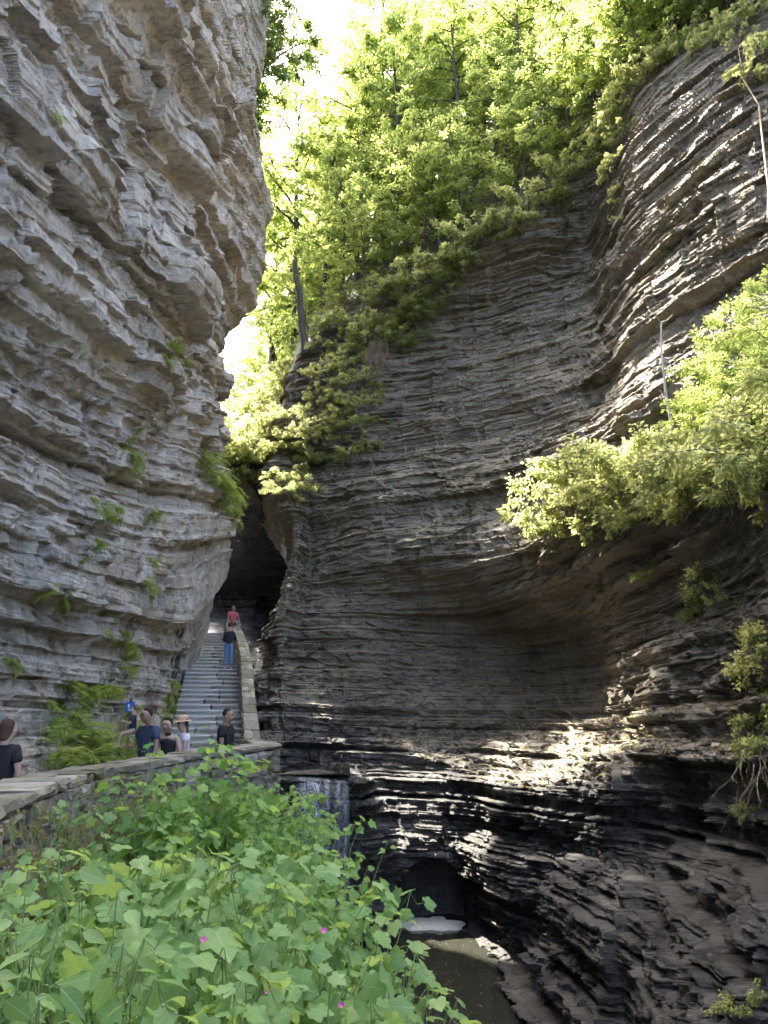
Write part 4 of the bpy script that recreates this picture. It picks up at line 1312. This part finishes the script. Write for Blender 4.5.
g = Geo()
b = on_right(4.55, 11.0); p0 = np.array([b.x, b.y, b.z - .2]); p1 = np.array(at(659, 322, b.y - .2))
t = np.linspace(0, 1, 8)[:, None]
q = p0 + (p1 - p0) * t + rr.normal(size=(8, 3)) * .03
g.tube(q, np.linspace(.05, .018, 8), 6)
for k, (dx, dz) in ((7, (.35, .25)), (6, (-.14, .3)), (5, (.22, .2)), (4, (-.16, .14)), (7, (-.08, .18))):
    e = q[k] + np.array([dx, .05, dz]); mid = (q[k] + e) / 2 + np.array([0, 0, -.05])
    g.tube([q[k], mid, e], [.016, .012, .006], 4)
o = empty('dead_sapling', tuple(p0), label='thin bare dead sapling rising out of the bright thicket', cat='dead tree')
tr = g.build('trunk', M['dead'], o, smooth_shade=True); tr.location = (-p0[0], -p0[1], -p0[2])

g = Geo()
pts = [np.array(spot_r(x, y)) + np.array([-.15, -.35, 0]) for x, y in ((733, 56), (744, 88), (752, 112), (758, 150), (764, 195), (768, 225))]
g.tube(np.array(pts) + rr.normal(size=(6, 3)) * .06, [.012, .02, .028, .034, .04, .045], 7)
tag(g.build('fallen_trunk', M['root'], smooth_shade=True), 'pale bare dead trunk leaning down the upper right cliff', 'fallen trunk')

g = Geo()
for k in range(90):
    px, py = RNG.uniform(364, 388), RNG.uniform(346, 362)
    s0 = np.array(spot_r(px, py)) + np.array([0, -.5, .2])
    g.tube(curve(s0, (rr.normal() * .1, rr.normal() * .1, -1), RNG.uniform(1.2, 3.0), 7, rr, .35), np.linspace(.014, .006, 7), 3)
tag(g.build('dry_roots', M['root']), 'curtain of dry tan roots hanging below the bright shrubs', 'roots')
g = Geo()
for k in range(60):
    px = RNG.uniform(540, 700)
    s0 = np.array(on_right(4.95, RNG.uniform(10.2, 12.0))) + np.array([rr.normal() * .2, -.25, .2])
    g.tube(curve(s0, (rr.normal() * .2, rr.normal() * .1, -1), RNG.uniform(.4, 1.5), 7, rr, .6), np.linspace(.012, .004, 7), 3)
tag(g.build('dry_roots', M['root']), 'straggling dry roots dangling under the thicket on the right ledge', 'roots')
g = Geo()
for k in range(24):
    s0 = np.array(spot_r(RNG.uniform(735, 765), RNG.uniform(745, 790))) + np.array([-.1, -.25, 0])
    g.tube(curve(s0, (-.4 + rr.normal() * .3, -.3, -.8), RNG.uniform(.4, 1.0), 7, rr, .7, -.8), np.linspace(.008, .003, 7), 3)
tag(g.build('dry_roots', M['root']), 'loose bundle of thin pale roots hanging at the right edge', 'roots')


def flat_mat(name, c, rough=.6):
    m, nt, p = mat_new(name)
    f = noise(nt, 30, 4, .6, geo_pos(nt))
    nt.links.new(mix(nt, f, tuple(x * .82 for x in c), tuple(min(1, x * 1.15) for x in c)), p.inputs['Base Color'])
    p.inputs['Roughness'].default_value = rough
    return m


def box(name, size, loc, mat, parent=None, bevel=.004, rot=(0, 0, 0)):
    bm = bmesh.new(); bmesh.ops.create_cube(bm, size=1)
    bmesh.ops.scale(bm, vec=size, verts=bm.verts)
    if bevel: bmesh.ops.bevel(bm, geom=bm.edges[:], offset=bevel, segments=2, affect='EDGES')
    me = bpy.data.meshes.new(name); bm.to_mesh(me); bm.free()
    me.materials.append(mat)
    o = bpy.data.objects.new(name, me); COL.objects.link(o); o.location = loc; o.rotation_euler = rot
    if parent: o.parent = parent
    return o


x, y, z = at(130, 707, 14.6)
sg = empty('trail_sign', (x, y, 0), label='small blue trail sign with a white mark against the cliff foot', cat='sign')
box('post', (.05, .05, z + .16), (0, .03, (z + .16) / 2), M['bark'], sg)
box('board', (.17, .025, .2), (0, 0, z), flat_mat('sign_blue', (.05, .15, .42)), sg)
box('mark', (.03, .006, .07), (-.02, -.0155, z + .02), flat_mat('sign_white', (.8, .8, .8)), sg, .001)
box('mark', (.07, .006, .02), (.01, -.0155, z - .05), flat_mat('sign_white', (.8, .8, .8)), sg, .001)


# ------------------------------------------------------------------ the foreground plants
def herb_meshes(seed, R, H, n_stem, nodes, leaf, shape, faces, droop=.5, fill=4.0):
    """leafy stems fanning from the base; big blades on stalks, held out flat towards the light"""
    r = np.random.default_rng(seed)
    g, lf = Geo(), Geo()
    P, Dv, U, S = [], [], [], []
    for i in range(n_stem):
        az = i * 2.399 + r.normal() * .3
        out = math.sqrt((i + .5) / n_stem)
        L = H * r.uniform(.78, 1.08) * (1 - .15 * out)
        top = np.array([math.cos(az) * R * out, math.sin(az) * R * out, L])
        mid = np.array([math.cos(az) * R * out * .35, math.sin(az) * R * out * .35, L * .55])
        t = np.linspace(0, 1, 9)[:, None]
        st = (1 - t) ** 2 * np.array([math.cos(az), math.sin(az), 0]) * .08 * R + 2 * t * (1 - t) * mid + t ** 2 * top + r.normal(size=(9, 3)) * .012
        st[0, 2] = -.1
        g.tube(st, np.linspace(.003 + .0025 * H, .002, 9), 5)
        for k in range(nodes):
            q = (.22 + .78 * (k + r.random() * .7) / nodes) * 7.99 if k < nodes - 1 else 7.97; b = int(q)
            p = st[b] + (st[b + 1] - st[b]) * (q - b)
            a2 = k * 2.4 + i + r.normal() * .4
            sz = leaf * r.uniform(.65, 1.15) * (.75 if k == nodes - 1 else 1)
            d = np.array([math.cos(a2), math.sin(a2), .35 + .25 * r.normal()]) + np.array([math.cos(az), math.sin(az), 0]) * .35 * out
            d /= np.linalg.norm(d)
            e = p + d * sz * (r.uniform(.5, 1.0) if k < nodes - 1 else .12)
            g.tube([p, (p + e) / 2 + np.array([0, 0, .06 * sz]), e], [.0026, .002, .0016], 3)
            P.append(e)
            dd = d.copy(); dd[2] = -droop * r.uniform(.1, 1.1); Dv.append(dd)
            U.append(np.array([.15, -.35, 1.]) + r.normal(size=3) * .33 + .25 * np.array([d[0], d[1], 0]))
            S.append(sz)
    # further blades on thin stalks close the canopy
    n1 = len(P)
    for k in range(int(n1 * fill)):
        j = r.integers(n1)
        d = rnd_unit(r, 1)[0] * np.array([1, 1, .35]); sz = leaf * r.uniform(.45, .95)
        e = P[j] + d * leaf * r.uniform(.5, 1.3) + np.array([0, 0, -.05])
        g.tube([P[j], (P[j] + e) / 2 - np.array([0, 0, .03]), e], [.0016, .0014, .0012], 3)
        P.append(e); dd = d.copy(); dd[2] = -droop * r.uniform(0, 1.3); Dv.append(dd)
        U.append(np.array([.1, -.45, 1.]) + r.normal(size=3) * .6); S.append(sz)
    P = np.array(P)
    col = np.clip(.18 + r.random(len(P)) * .6 + .25 * (P[:, 2] / H - .5), 0, 1)
    shape_leaves(lf, P, np.array(Dv), np.array(U), np.array(S), shape, faces, col)
    return g, lf


def herb(name, label, cat, px, py, d, R, seed, n_stem, nodes, leaf, kind='lobed', mat='leaf_fore', droop=.5, group=None, flowers=0):
    x, y, z = at(px, py, d)
    zb = float(gnd(np.array(x), np.array(y))) + .02
    zb = max(zb, z - 1.9)
    root = empty(name, (x, y, zb), label=label, cat=cat, group=group)
    sh, fc = (LOBED, LOBED_F) if kind == 'lobed' else (OVATE, OVATE_F)
    g, lf = herb_meshes(seed, R, z - zb, n_stem, nodes, leaf, sh, fc, droop)
    g.build('stem', M['stem'], root, smooth_shade=True)
    lf.build('foliage', M[mat], root, colour=True, smooth_shade=True)
    if flowers:
        r = np.random.default_rng(seed + 5)
        fl = Geo()
        for k in range(flowers):
            c = np.array([r.uniform(-.6, .6) * R, -R * r.uniform(.3, .8), (z - zb) * r.uniform(.7, .98)])
            m_ = 6
            a = np.arange(m_) / m_ * 6.283 + r.random()
            d_ = np.stack([np.cos(a), np.sin(a) * .6 - .3, np.sin(a) * .6 + .3], -1)
            shape_leaves(fl, np.tile(c, (m_, 1)), d_, np.tile([0, -1., .6], (m_, 1)), np.full(m_, .014), [(0, 0, 0), (.6, -.4, .1), (1, 0, .1), (.6, .4, .1)], RHOMB_F, np.ones(m_))
        fl.build('flower', M['pink'], root)
    return root


M['pink'] = flat_mat('pink_petals', (.55, .12, .32))
FORE = [
    # name, label, px, py of the top, d, R, stems, nodes, leaf, kind, mat, flowers
    ('bramble', 'broad leaved plant with pointed oval leaves at the bottom left corner', 30, 866, 2.3, .55, 22, 9, 0.103, 'ovate', 'leaf_fore', 0),
    ('bramble', 'oval leaved plant between the corner clump and the large lobed leaves', 100, 856, 2.55, .5, 20, 9, 0.103, 'ovate', 'leaf_fore', 0),
    ('bramble', 'front lobed leaved bramble with the largest pale green leaves', 165, 866, 2.7, .55, 22, 8, 0.121, 'lobed', 'leaf_fore', 0),
    ('bramble', 'lobed bramble at the bottom centre with small pink flowers', 262, 891, 3.0, .6, 26, 9, 0.103, 'lobed', 'leaf_fore', 5),
    ('bramble', 'lowest lobed bramble spilling towards the pool with pink flower specks', 328, 931, 3.3, .55, 24, 8, 0.088, 'lobed', 'leaf_fore', 6),
    ('bramble', 'lobed bramble in the middle row above the pink flowers', 225, 841, 3.6, .7, 30, 9, 0.109, 'lobed', 'leaf_fore', 2),
    ('bramble', 'middle row bramble leaning over the edge of the pool', 298, 866, 3.9, .65, 28, 9, 0.088, 'lobed', 'leaf_fore', 3),
    ('bramble', 'middle row bramble in front of the left end of the wall', 85, 831, 3.6, .65, 28, 9, 0.103, 'lobed', 'leaf_fore', 0),
    ('bramble', 'bramble on the crest of the bank below the sapling', 160, 821, 4.3, .7, 30, 9, 0.103, 'lobed', 'leaf_fore', 0),
    ('bramble', 'bramble with darker leaves between the sapling and waterfall', 242, 811, 5.0, .8, 32, 9, 0.091, 'lobed', 'leaf_sap', 0),
    ('bramble', 'outermost bramble twig cluster hanging over the creek', 356, 871, 4.6, .5, 24, 8, 0.073, 'lobed', 'leaf_sap', 0),
    ('bramble', 'bramble low on the bank with its leaves right at the water edge', 386, 941, 4.0, .42, 20, 8, 0.079, 'lobed', 'leaf_fore', 2),
    ('sapling', 'tall leafy maple sapling rising in front of the wall', 200, 736, 5.8, .62, 24, 10, 0.091, 'lobed', 'leaf_sap', 0),
    ('sapling', 'shorter maple sapling right of the tall one', 244, 784, 6.2, .75, 32, 10, 0.085, 'lobed', 'leaf_sap', 0),
    ('sapling', 'slender sapling whose leaves cross the waterfall', 296, 792, 6.4, .6, 22, 9, 0.073, 'lobed', 'leaf_sap', 0),
    ('sapling', 'yellow green bush filling the bank by the wall end', 268, 784, 8.6, .85, 36, 9, 0.085, 'lobed', 'leaf_sap', 0),
    ('sapling', 'low maple shoots left of the tall sapling', 148, 778, 5.6, .65, 28, 9, 0.085, 'lobed', 'leaf_fore', 0),
    ('sapling', 'leafy shoots on the bank edge under the waterfall', 313, 814, 5.6, .6, 26, 9, 0.073, 'lobed', 'leaf_sap', 0),
    ('sapling', 'bush of small leaves behind the tall sapling at the wall foot', 225, 772, 8.2, .85, 34, 9, 0.079, 'lobed', 'leaf_sap', 0),
    ('bramble', 'low dense bramble filling the corner right of the dry wall vines', 60, 880, 3.0, .6, 24, 9, 0.092, 'lobed', 'leaf_fore', 0),
    ('bramble', 'pale young bramble between the oval leaved plants and the tall sapling', 128, 850, 3.9, .6, 26, 9, 0.085, 'lobed', 'leaf_sap', 0),
    ('bramble', 'shaded bramble at the very bottom between the two oval leaved plants', 75, 940, 2.1, .45, 16, 8, 0.085, 'ovate', 'leaf_sap', 0),
    ('bramble', 'bramble at the bottom edge just right of the largest leaves', 215, 950, 2.4, .45, 18, 8, 0.092, 'lobed', 'leaf_fore', 2),
]
for k, (nm, lb, px, py, d, R, ns, nd, lf_, kd, mt, fl) in enumerate(FORE):
    herb(nm, lb, 'bramble' if nm == 'bramble' else 'sapling', px, py, d, R, 500 + k, ns, nd, lf_, kd, mt, .55, None, fl)
for px, py, d, lb in [(22, 812, 4.35, 'yellowing vine on the wall face at the left edge'), (72, 788, 5.4, 'dry straggling vine on the wall face under the mossy coping'), (118, 768, 6.6, 'half dead vine on the wall face beside the tall sapling')]:
    herb('wall_vine', lb, 'vine', px, py, d, .5, 700 + px, 30, 9, .075, 'ovate', 'leaf_dry' if px != 25 else 'leaf_sap', .9)

# ------------------------------------------------------------------ ferns
FP = []
for k in range(2):
    rt = empty('fern', label='feathery light green fern in the lush clump at the cliff foot behind the wall', cat='fern', group='ferns at the cliff foot')
    fern_mesh(800 + k, 11, .95).build('fronds', M['leaf_fern'], rt, colour=True)
    FP.append(rt)
fu = [False, False]


def put_fern(k, p, s, label=None, group=None, tilt=(0, 0), rz=None):
    o = place(FP[k], not fu[k], tuple(p), r.uniform(0, 6.28) if rz is None else rz, s, label, tilt, group)
    fu[k] = True
    return o


for k in range(20):
    px = r.uniform(46, 138); d = 13.2 - (138 - px) / 92 * 3.2 + r.uniform(-.3, .2)
    x, y, z = at(px, 740, d)
    q = spot_l(px, r.uniform(715, 752))
    x = max(x, q.x)
    put_fern(k % 2, (q.x + .15 + r.uniform(0, .35), q.y, max(.05, q.z - .25) if k % 3 else .05), r.uniform(.55, 1.05))
for px, py, s in [(60, 712, .7), (75, 700, .9), (95, 702, .8), (110, 700, .75), (70, 720, .8), (88, 690, .7), (126, 712, .6), (52, 726, .6)]:
    q = spot_l(px, py)
    put_fern(0, q, s, 'arching fern hanging from the cliff just above the foot clump', 'ferns hanging above the clump', (0, .7))
lab = 'small green tuft growing from a crack in the left cliff'
for px, py, s in [(12, 662, .45), (20, 665, .35), (62, 602, .5), (70, 606, .4), (48, 596, .4), (130, 650, .5), (132, 660, .5), (128, 640, .5), (131, 672, .45), (108, 512, .5), (115, 518, .45), (100, 545, .4), (135, 455, .5), (138, 462, .5), (132, 445, .4), (138, 470, .4), (155, 520, .55), (160, 515, .4), (150, 585, .55), (152, 590, .5), (154, 560, .4), (118, 480, .35), (140, 430, .4), (112, 615, .35), (85, 560, .3), (175, 690, .6), (180, 700, .6), (172, 706, .6), (178, 712, .6), (168, 716, .6), (183, 692, .5), (186, 685, .5), (165, 722, .6), (170, 360, .5), (178, 352, .5), (186, 358, .5), (60, 118, .3), (110, 636, .35), (98, 505, .35)]:
    q = spot_l(px, py)
    put_fern(r.randrange(2), q, s * (.5 + q.y / 34), lab, 'green tufts on the left cliff', (0, .8))
lab = 'grassy green plant cushion on the bulge at the edge of the left cliff'
for px, py, s in [(210, 470, 1), (216, 478, 1), (222, 486, 1.1), (228, 495, 1.1), (233, 505, 1.0), (237, 515, .9), (214, 462, .9), (206, 458, .9), (225, 478, .9), (232, 490, .9), (238, 500, .8)]:
    q = spot_l(px, py)
    put_fern(r.randrange(2), q, s * 1.1, lab, 'plant cushions on the left cliff bulge', (0, .5))

# ------------------------------------------------------------------ people
SKIN = {'fair': (.50, .33, .25), 'tan': (.36, .22, .15)}


def fabric(name, c):
    if name not in M: M[name] = flat_mat(name, c, .85)
    return M[name]


def skinned(name, pts, links, rad, mat, parent=None, root=0, sub=2):
    me = bpy.data.meshes.new(name)
    me.from_pydata(pts, links, []); me.update(); me.materials.append(mat)
    o = bpy.data.objects.new(name, me); COL.objects.link(o)
    if parent: o.parent = parent
    o.modifiers.new('skin', 'SKIN')
    if not me.skin_vertices: return o
    for k, q in enumerate(rad):
        me.skin_vertices[0].data[k].radius = q if isinstance(q, tuple) else (q, q)
        me.skin_vertices[0].data[k].use_root = k == root
    s = o.modifiers.new('subdivision', 'SUBSURF'); s.levels = sub; s.render_levels = sub
    o.modifiers['skin'].use_smooth_shade = True
    return o


def person(label, loc, rz, h=1.75, skin='fair', top=(.02, .02, .025), sleeve=.55, trousers=(.05, .05, .06), hair=(.03, .02, .015), hair_len=0, bun=False, hat=None, beard=False,
           arms=((.12, .05, -.95), (.12, .05, -.95)), fore=((.05, .25, -.95), (.05, .25, -.95)), hips=((0, 0, -1), (0, 0, -1)), shins=((0, -.05, -1), (0, -.05, -1)), lean=(0, 0), head_tilt=0, sits=False, woman=False, strap=False, group=None):
    """facing +Y before turning. arms etc: directions of upper arm, forearm, thigh and shin, left then right"""
    k = h / 1.75
    V = lambda *a: np.array(a, float) * k
    pel = V(0, 0, .95)
    ln = np.array([lean[0], lean[1], 0])
    waist = pel + V(0, .01, .17) + ln * .15; chest = pel + V(0, .0, .36) + ln * .35; neck0 = pel + V(0, -.02, .53) + ln * .5; neck1 = neck0 + V(0, .015, .045) + ln * .08
    chin = neck1 + V(0, .03 + .05 * head_tilt, .055); brow = chin + V(0, .01 + .03 * head_tilt, .10 - .02 * head_tilt); crown = brow + V(0, -.025, .055)
    pts = [pel, waist, chest, neck0, neck1, chin, brow, crown]
    sw = .165 if woman else .19
    rad = [(.125 * k, .10 * k), (.10 * k, .08 * k) if woman else (.115 * k, .09 * k), (.12 * k, .09 * k) if woman else (.14 * k, .10 * k), (.07 * k, .06 * k), .066 * k, .092 * k, (.098 * k, .112 * k), (.082 * k, .09 * k)]
    links = [(0, 1), (1, 2), (2, 3), (3, 4), (4, 5), (5, 6), (6, 7)]
    nose = len(pts); pts.append(chin + V(0, .118, .05)); rad.append(.016 * k); links.append((5, nose))
    J = {}
    for side, sx in ((0, -1), (1, 1)):
        sh = chest + V(sx * sw, 0, .10); a = np.array(arms[side], float) * [sx, 1, 1]; a /= np.linalg.norm(a); f = np.array(fore[side], float) * [sx, 1, 1]; f /= np.linalg.norm(f)
        el = sh + a * .29 * k; wr = el + f * .25 * k; hd = wr + f * .08 * k
        n0 = len(pts); pts += [sh, (sh + el) / 2, el, (el + wr) / 2, wr, hd]; rad += [.056 * k, .047 * k, .038 * k, .036 * k, .025 * k, (.036 * k, .02 * k)]
        links += [(2, n0)] + [(n0 + q, n0 + q + 1) for q in range(5)]
        side_v = np.cross(f, [0, 1, .2]); side_v /= np.linalg.norm(side_v) + 1e-6
        for q in range(4):                       # four fingers and a thumb
            b = len(pts); o_ = side_v * (q - 1.5) * .017 * k
            l_ = (.062, .072, .068, .052)[q] * k
            pts += [hd + o_ + f * l_ * .55, hd + o_ + f * l_ + V(0, .012, 0)]; rad += [.008 * k, .007 * k]; links += [(n0 + 5, b), (b, b + 1)]
        b = len(pts); pts += [wr + f * .045 * k + V(-sx * .035, .02, 0), wr + f * .075 * k + V(-sx * .045, .03, 0)]; rad += [.011 * k, .009 * k]; links += [(n0 + 4, b), (b, b + 1)]
        hp = pel + V(sx * .088, 0, -.05); th = np.array(hips[side], float) * [sx, 1, 1]; th /= np.linalg.norm(th); sn = np.array(shins[side], float) * [sx, 1, 1]; sn /= np.linalg.norm(sn)
        kn = hp + th * .42 * k; an = kn + sn * .40 * k; toe = an + V(0, .17, -.05)
        m0 = len(pts); pts += [hp, (hp + kn) / 2, kn, kn + (an - kn) * .35, an, toe]; rad += [.088 * k, .078 * k, .056 * k, .056 * k, .038 * k, (.042 * k, .03 * k)]
        links += [(0, m0)] + [(m0 + q, m0 + q + 1) for q in range(5)]
        J[side] = dict(sh=sh, el=el, wr=wr, hp=hp, kn=kn, an=an, toe=toe)
    body = skinned('person', [tuple(p) for p in pts], links, rad, fabric('skin_' + skin, SKIN[skin]))
    tag(body, label, 'person', group)
    body.location = loc; body.rotation_euler = (0, 0, rz)
    # shirt
    sp = [pel + V(0, 0, -.03), waist, chest, neck0 + V(0, 0, -.02)]; sr = [(.175 * k, .15 * k), (.165 * k, .14 * k), (.20 * k, .155 * k), (.11 * k, .10 * k)]
    if woman: sr = [(.165 * k, .145 * k), (.148 * k, .125 * k), (.175 * k, .15 * k), (.10 * k, .09 * k)]
    sl = [(0, 1), (1, 2), (2, 3)]
    if strap: sp = sp[:3] + [chest + V(0, 0, .10)]; sr = sr[:3] + [(.14 * k, .13 * k)]
    if sleeve > 0:
        for side in (0, 1):
            j = J[side]; b = len(sp)
            full = [j['sh'], j['sh'] + (j['el'] - j['sh']) * min(1, sleeve)]; fr = [.088 * k, .072 * k]
            if sleeve > 1: full += [j['el'] + (j['wr'] - j['el']) * (sleeve - 1)]; fr = [.085 * k, .062 * k, .046 * k]
            sp += full; sr += fr; sl += [(2, b)] + [(b + q, b + q + 1) for q in range(len(full) - 1)]
    skinned('shirt', [tuple(p) for p in sp], sl, sr, fabric('shirt_%d_%d_%d' % tuple(int(c * 999) for c in top), top), body, 1)
    # trousers
    tp = [pel + V(0, 0, .10), pel]; trd = [(.15 * k, .125 * k), (.165 * k, .14 * k)]; tl = [(0, 1)]
    for side in (0, 1):
        j = J[side]; b = len(tp)
        tp += [j['hp'], (j['hp'] + j['kn']) / 2, j['kn'], j['kn'] + (j['an'] - j['kn']) * .9]; trd += [.1 * k, .09 * k, .072 * k, .068 * k]; tl += [(1, b)] + [(b + q, b + q + 1) for q in range(3)]
    skinned('trousers', [tuple(p) for p in tp], tl, trd, fabric('cloth_%d_%d_%d' % tuple(int(c * 999) for c in trousers), trousers), body, 1)
    for side in (0, 1):
        j = J[side]
        skinned('shoe', [tuple(j['an'] + V(0, -.03, -.03)), tuple(j['an'] + V(0, .06, -.05)), tuple(j['toe'] + V(0, 0, -.005))], [(0, 1), (1, 2)], [(.048 * k, .04 * k), (.05 * k, .036 * k), (.044 * k, .026 * k)], fabric('shoe_white', (.6, .58, .55)), body, 1)
    # hair
    hp_ = [brow + V(0, .01, .085), brow + V(0, -.03, .075), brow + V(0, -.055, .02), brow + V(0, -.055, -.05)]; hr = [(.082 * k, .045 * k), (.104 * k, .075 * k), (.108 * k, .085 * k), (.09 * k, .06 * k)]; hl = [(0, 1), (1, 2), (2, 3)]
    if hair_len:
        hp_ += [brow + V(0, -.095, -.12), brow + V(0, -.10, -.12 - hair_len)]; hr += [(.075 * k, .045 * k), (.05 * k, .03 * k)]; hl += [(3, 4), (4, 5)]
    hm = fabric('hair_%d_%d_%d' % tuple(int(c * 999) for c in hair), hair)
    skinned('hair', [tuple(p) for p in hp_], hl, hr, hm, body, 0)
    if bun: skinned('hair_bun', [tuple(crown + V(0, -.07, .05)), tuple(crown + V(0, -.075, .09))], [(0, 1)], [.045 * k, .04 * k], hm, body, 0)
    if beard: skinned('beard', [tuple(chin + V(0, .045, -.015)), tuple(chin + V(0, .06, .02))], [(0, 1)], [(.055 * k, .035 * k), (.05 * k, .03 * k)], hm, body, 0)
    for sx in (-1, 1):
        skinned('eye', [tuple(brow + V(sx * .032, .086, -.035)), tuple(brow + V(sx * .032, .09, -.035))], [(0, 1)], [.009 * k, .006 * k], fabric('eye_dark', (.02, .015, .012)), body, 0, 1)
        skinned('ear', [tuple(brow + V(sx * .078, -.01, -.055)), tuple(brow + V(sx * .085, -.015, -.02))], [(0, 1)], [(.012 * k, .02 * k), (.012 * k, .02 * k)], fabric('skin_' + skin, SKIN[skin]), body, 0, 1)
    if hat:
        bm = bmesh.new()
        prof = [(.17, .0), (.165, .008), (.10, .02), (.096, .085), (.075, .115), (0.001, .12)]
        ring = [[bm.verts.new((R_ * k * math.cos(a * math.pi / 12), R_ * k * 1.1 * math.sin(a * math.pi / 12), z_ * k)) for a in range(24)] for R_, z_ in prof]
        for a, b in zip(ring[:-1], ring[1:]):
            for q in range(24): bm.faces.new((a[q], a[(q + 1) % 24], b[(q + 1) % 24], b[q]))
        me = bpy.data.meshes.new('hat'); bm.to_mesh(me); bm.free(); me.materials.append(fabric('hat_straw', hat))
        o = bpy.data.objects.new('hat', me); COL.objects.link(o); o.parent = body; o.location = tuple(brow + V(0, -.01, .025)); o.rotation_euler = (-.1 - .2 * head_tilt, 0, 0)
    return body


def on_path(px, py, d):
    x, y, z = at(px, py, d); return (x, y, 0)


PI = math.pi
person('woman in black t-shirt and light blue jeans with auburn hair at the left edge', on_path(3, 760, 9.0), -.15, 1.57, top=(.02, .02, .024), sleeve=.6, trousers=(.35, .48, .62), hair=(.085, .042, .026), hair_len=.04, woman=True, arms=((.15, .0, -1), (.22, .05, -1)), fore=((.0, .15, -1), (.0, .25, -1)))
person('bearded man in navy t-shirt carrying a toddler on his arm', on_path(149, 730, 13.4), PI * .80, 1.78, skin='tan', top=(.045, .065, .12), sleeve=.6, trousers=(.05, .05, .06), beard=True, head_tilt=.7, arms=((.2, .05, -1), (.25, .25, -.9)), fore=((.05, .3, -1), (.35, .8, -.1)))
person('dark haired woman in a black tank top looking down behind the wall', on_path(170, 735, 13.7), PI * .95, 1.62, top=(.02, .02, .022), sleeve=0, strap=True, trousers=(.04, .04, .05), hair=(.02, .015, .013), hair_len=.12, woman=True, head_tilt=.9, lean=(0, .12), arms=((.35, .1, -1), (.3, .1, -1)), fore=((-.1, .6, -.7), (-.1, .6, -.7)))
person('woman in a straw sun hat and white top beside the tank top woman', on_path(183, 735, 14.3), PI * .72, 1.62, top=(.72, .70, .72), sleeve=.45, trousers=(.05, .05, .06), hair=(.10, .04, .02), hair_len=.14, woman=True, hat=(.62, .42, .27), arms=((.2, .2, -1), (.2, .2, -1)), fore=((-.3, .8, -.4), (-.3, .8, -.4)))
person('man in a black t-shirt standing in profile at the foot of the stairs', on_path(226, 735, 15.0), -PI * .5 - .25, 1.78, skin='tan', top=(.018, .018, .02), sleeve=.6, trousers=(.06, .055, .05), arms=((.12, .05, -1), (.12, .1, -1)), fore=((.0, .3, -1), (.0, .45, -.9)))
# toddler on the arm of the man in navy
q = at(132, 736, 13.15)
person('toddler in dark clothes sitting on the arm of the man in navy', (q[0], q[1], q[2] - .33), PI * .6, .80, top=(.02, .025, .06), sleeve=.7, trousers=(.45, .30, .23), hair=(.10, .06, .035), hips=((.25, 1, -.25), (.25, 1, -.25)), shins=((0, .15, -1), (0, .15, -1)), arms=((.2, .4, -.8), (.2, .5, -.7)), fore=((-.2, .8, .4), (-.2, .8, .2)))
# on the stairs
d_ = 11.1
p, h, z = stair_at(d_); sx_, sy_ = math.sin(h), -math.cos(h)
person('woman in a black top and blue jeans climbing the stairs', (p[0] + sx_ * .6, p[1] + sy_ * .6, math.ceil(d_ / TREAD) * RISE + .03), h - PI / 2 - .1, 1.7, top=(.015, .018, .022), sleeve=1.7, trousers=(.13, .23, .42), hair=(.05, .03, .02), bun=True, woman=True, hips=((.05, .08, -1), (.05, -.05, -1)), shins=((.06, -.06, -1), (.06, -.08, -1)), arms=((.2, .1, -1), (.25, .3, -.9)), fore=((-.2, .8, -.2), (-.3, .8, .1)))
d_ = ST_L[-1] - 2.1
p, h, z = stair_at(d_); sx_, sy_ = math.sin(h), -math.cos(h)
person('person in a red shirt sitting on the parapet near the top of the stairs', (p[0] + sx_ * 1.05, p[1] + sy_ * 1.05, z + .82 + .13 - .95 * .97), h + PI / 2 + .25, 1.7, top=(.50, .12, .12), sleeve=.8, trousers=(.02, .02, .022), skin='tan', hips=((.2, .8, -.55), (.1, .95, -.3)), shins=((.05, .1, -1), (.05, .1, -1)), arms=((.25, .25, -.9), (.25, .3, -.9)), fore=((.1, .5, -.8), (-.1, .6, -.7)))
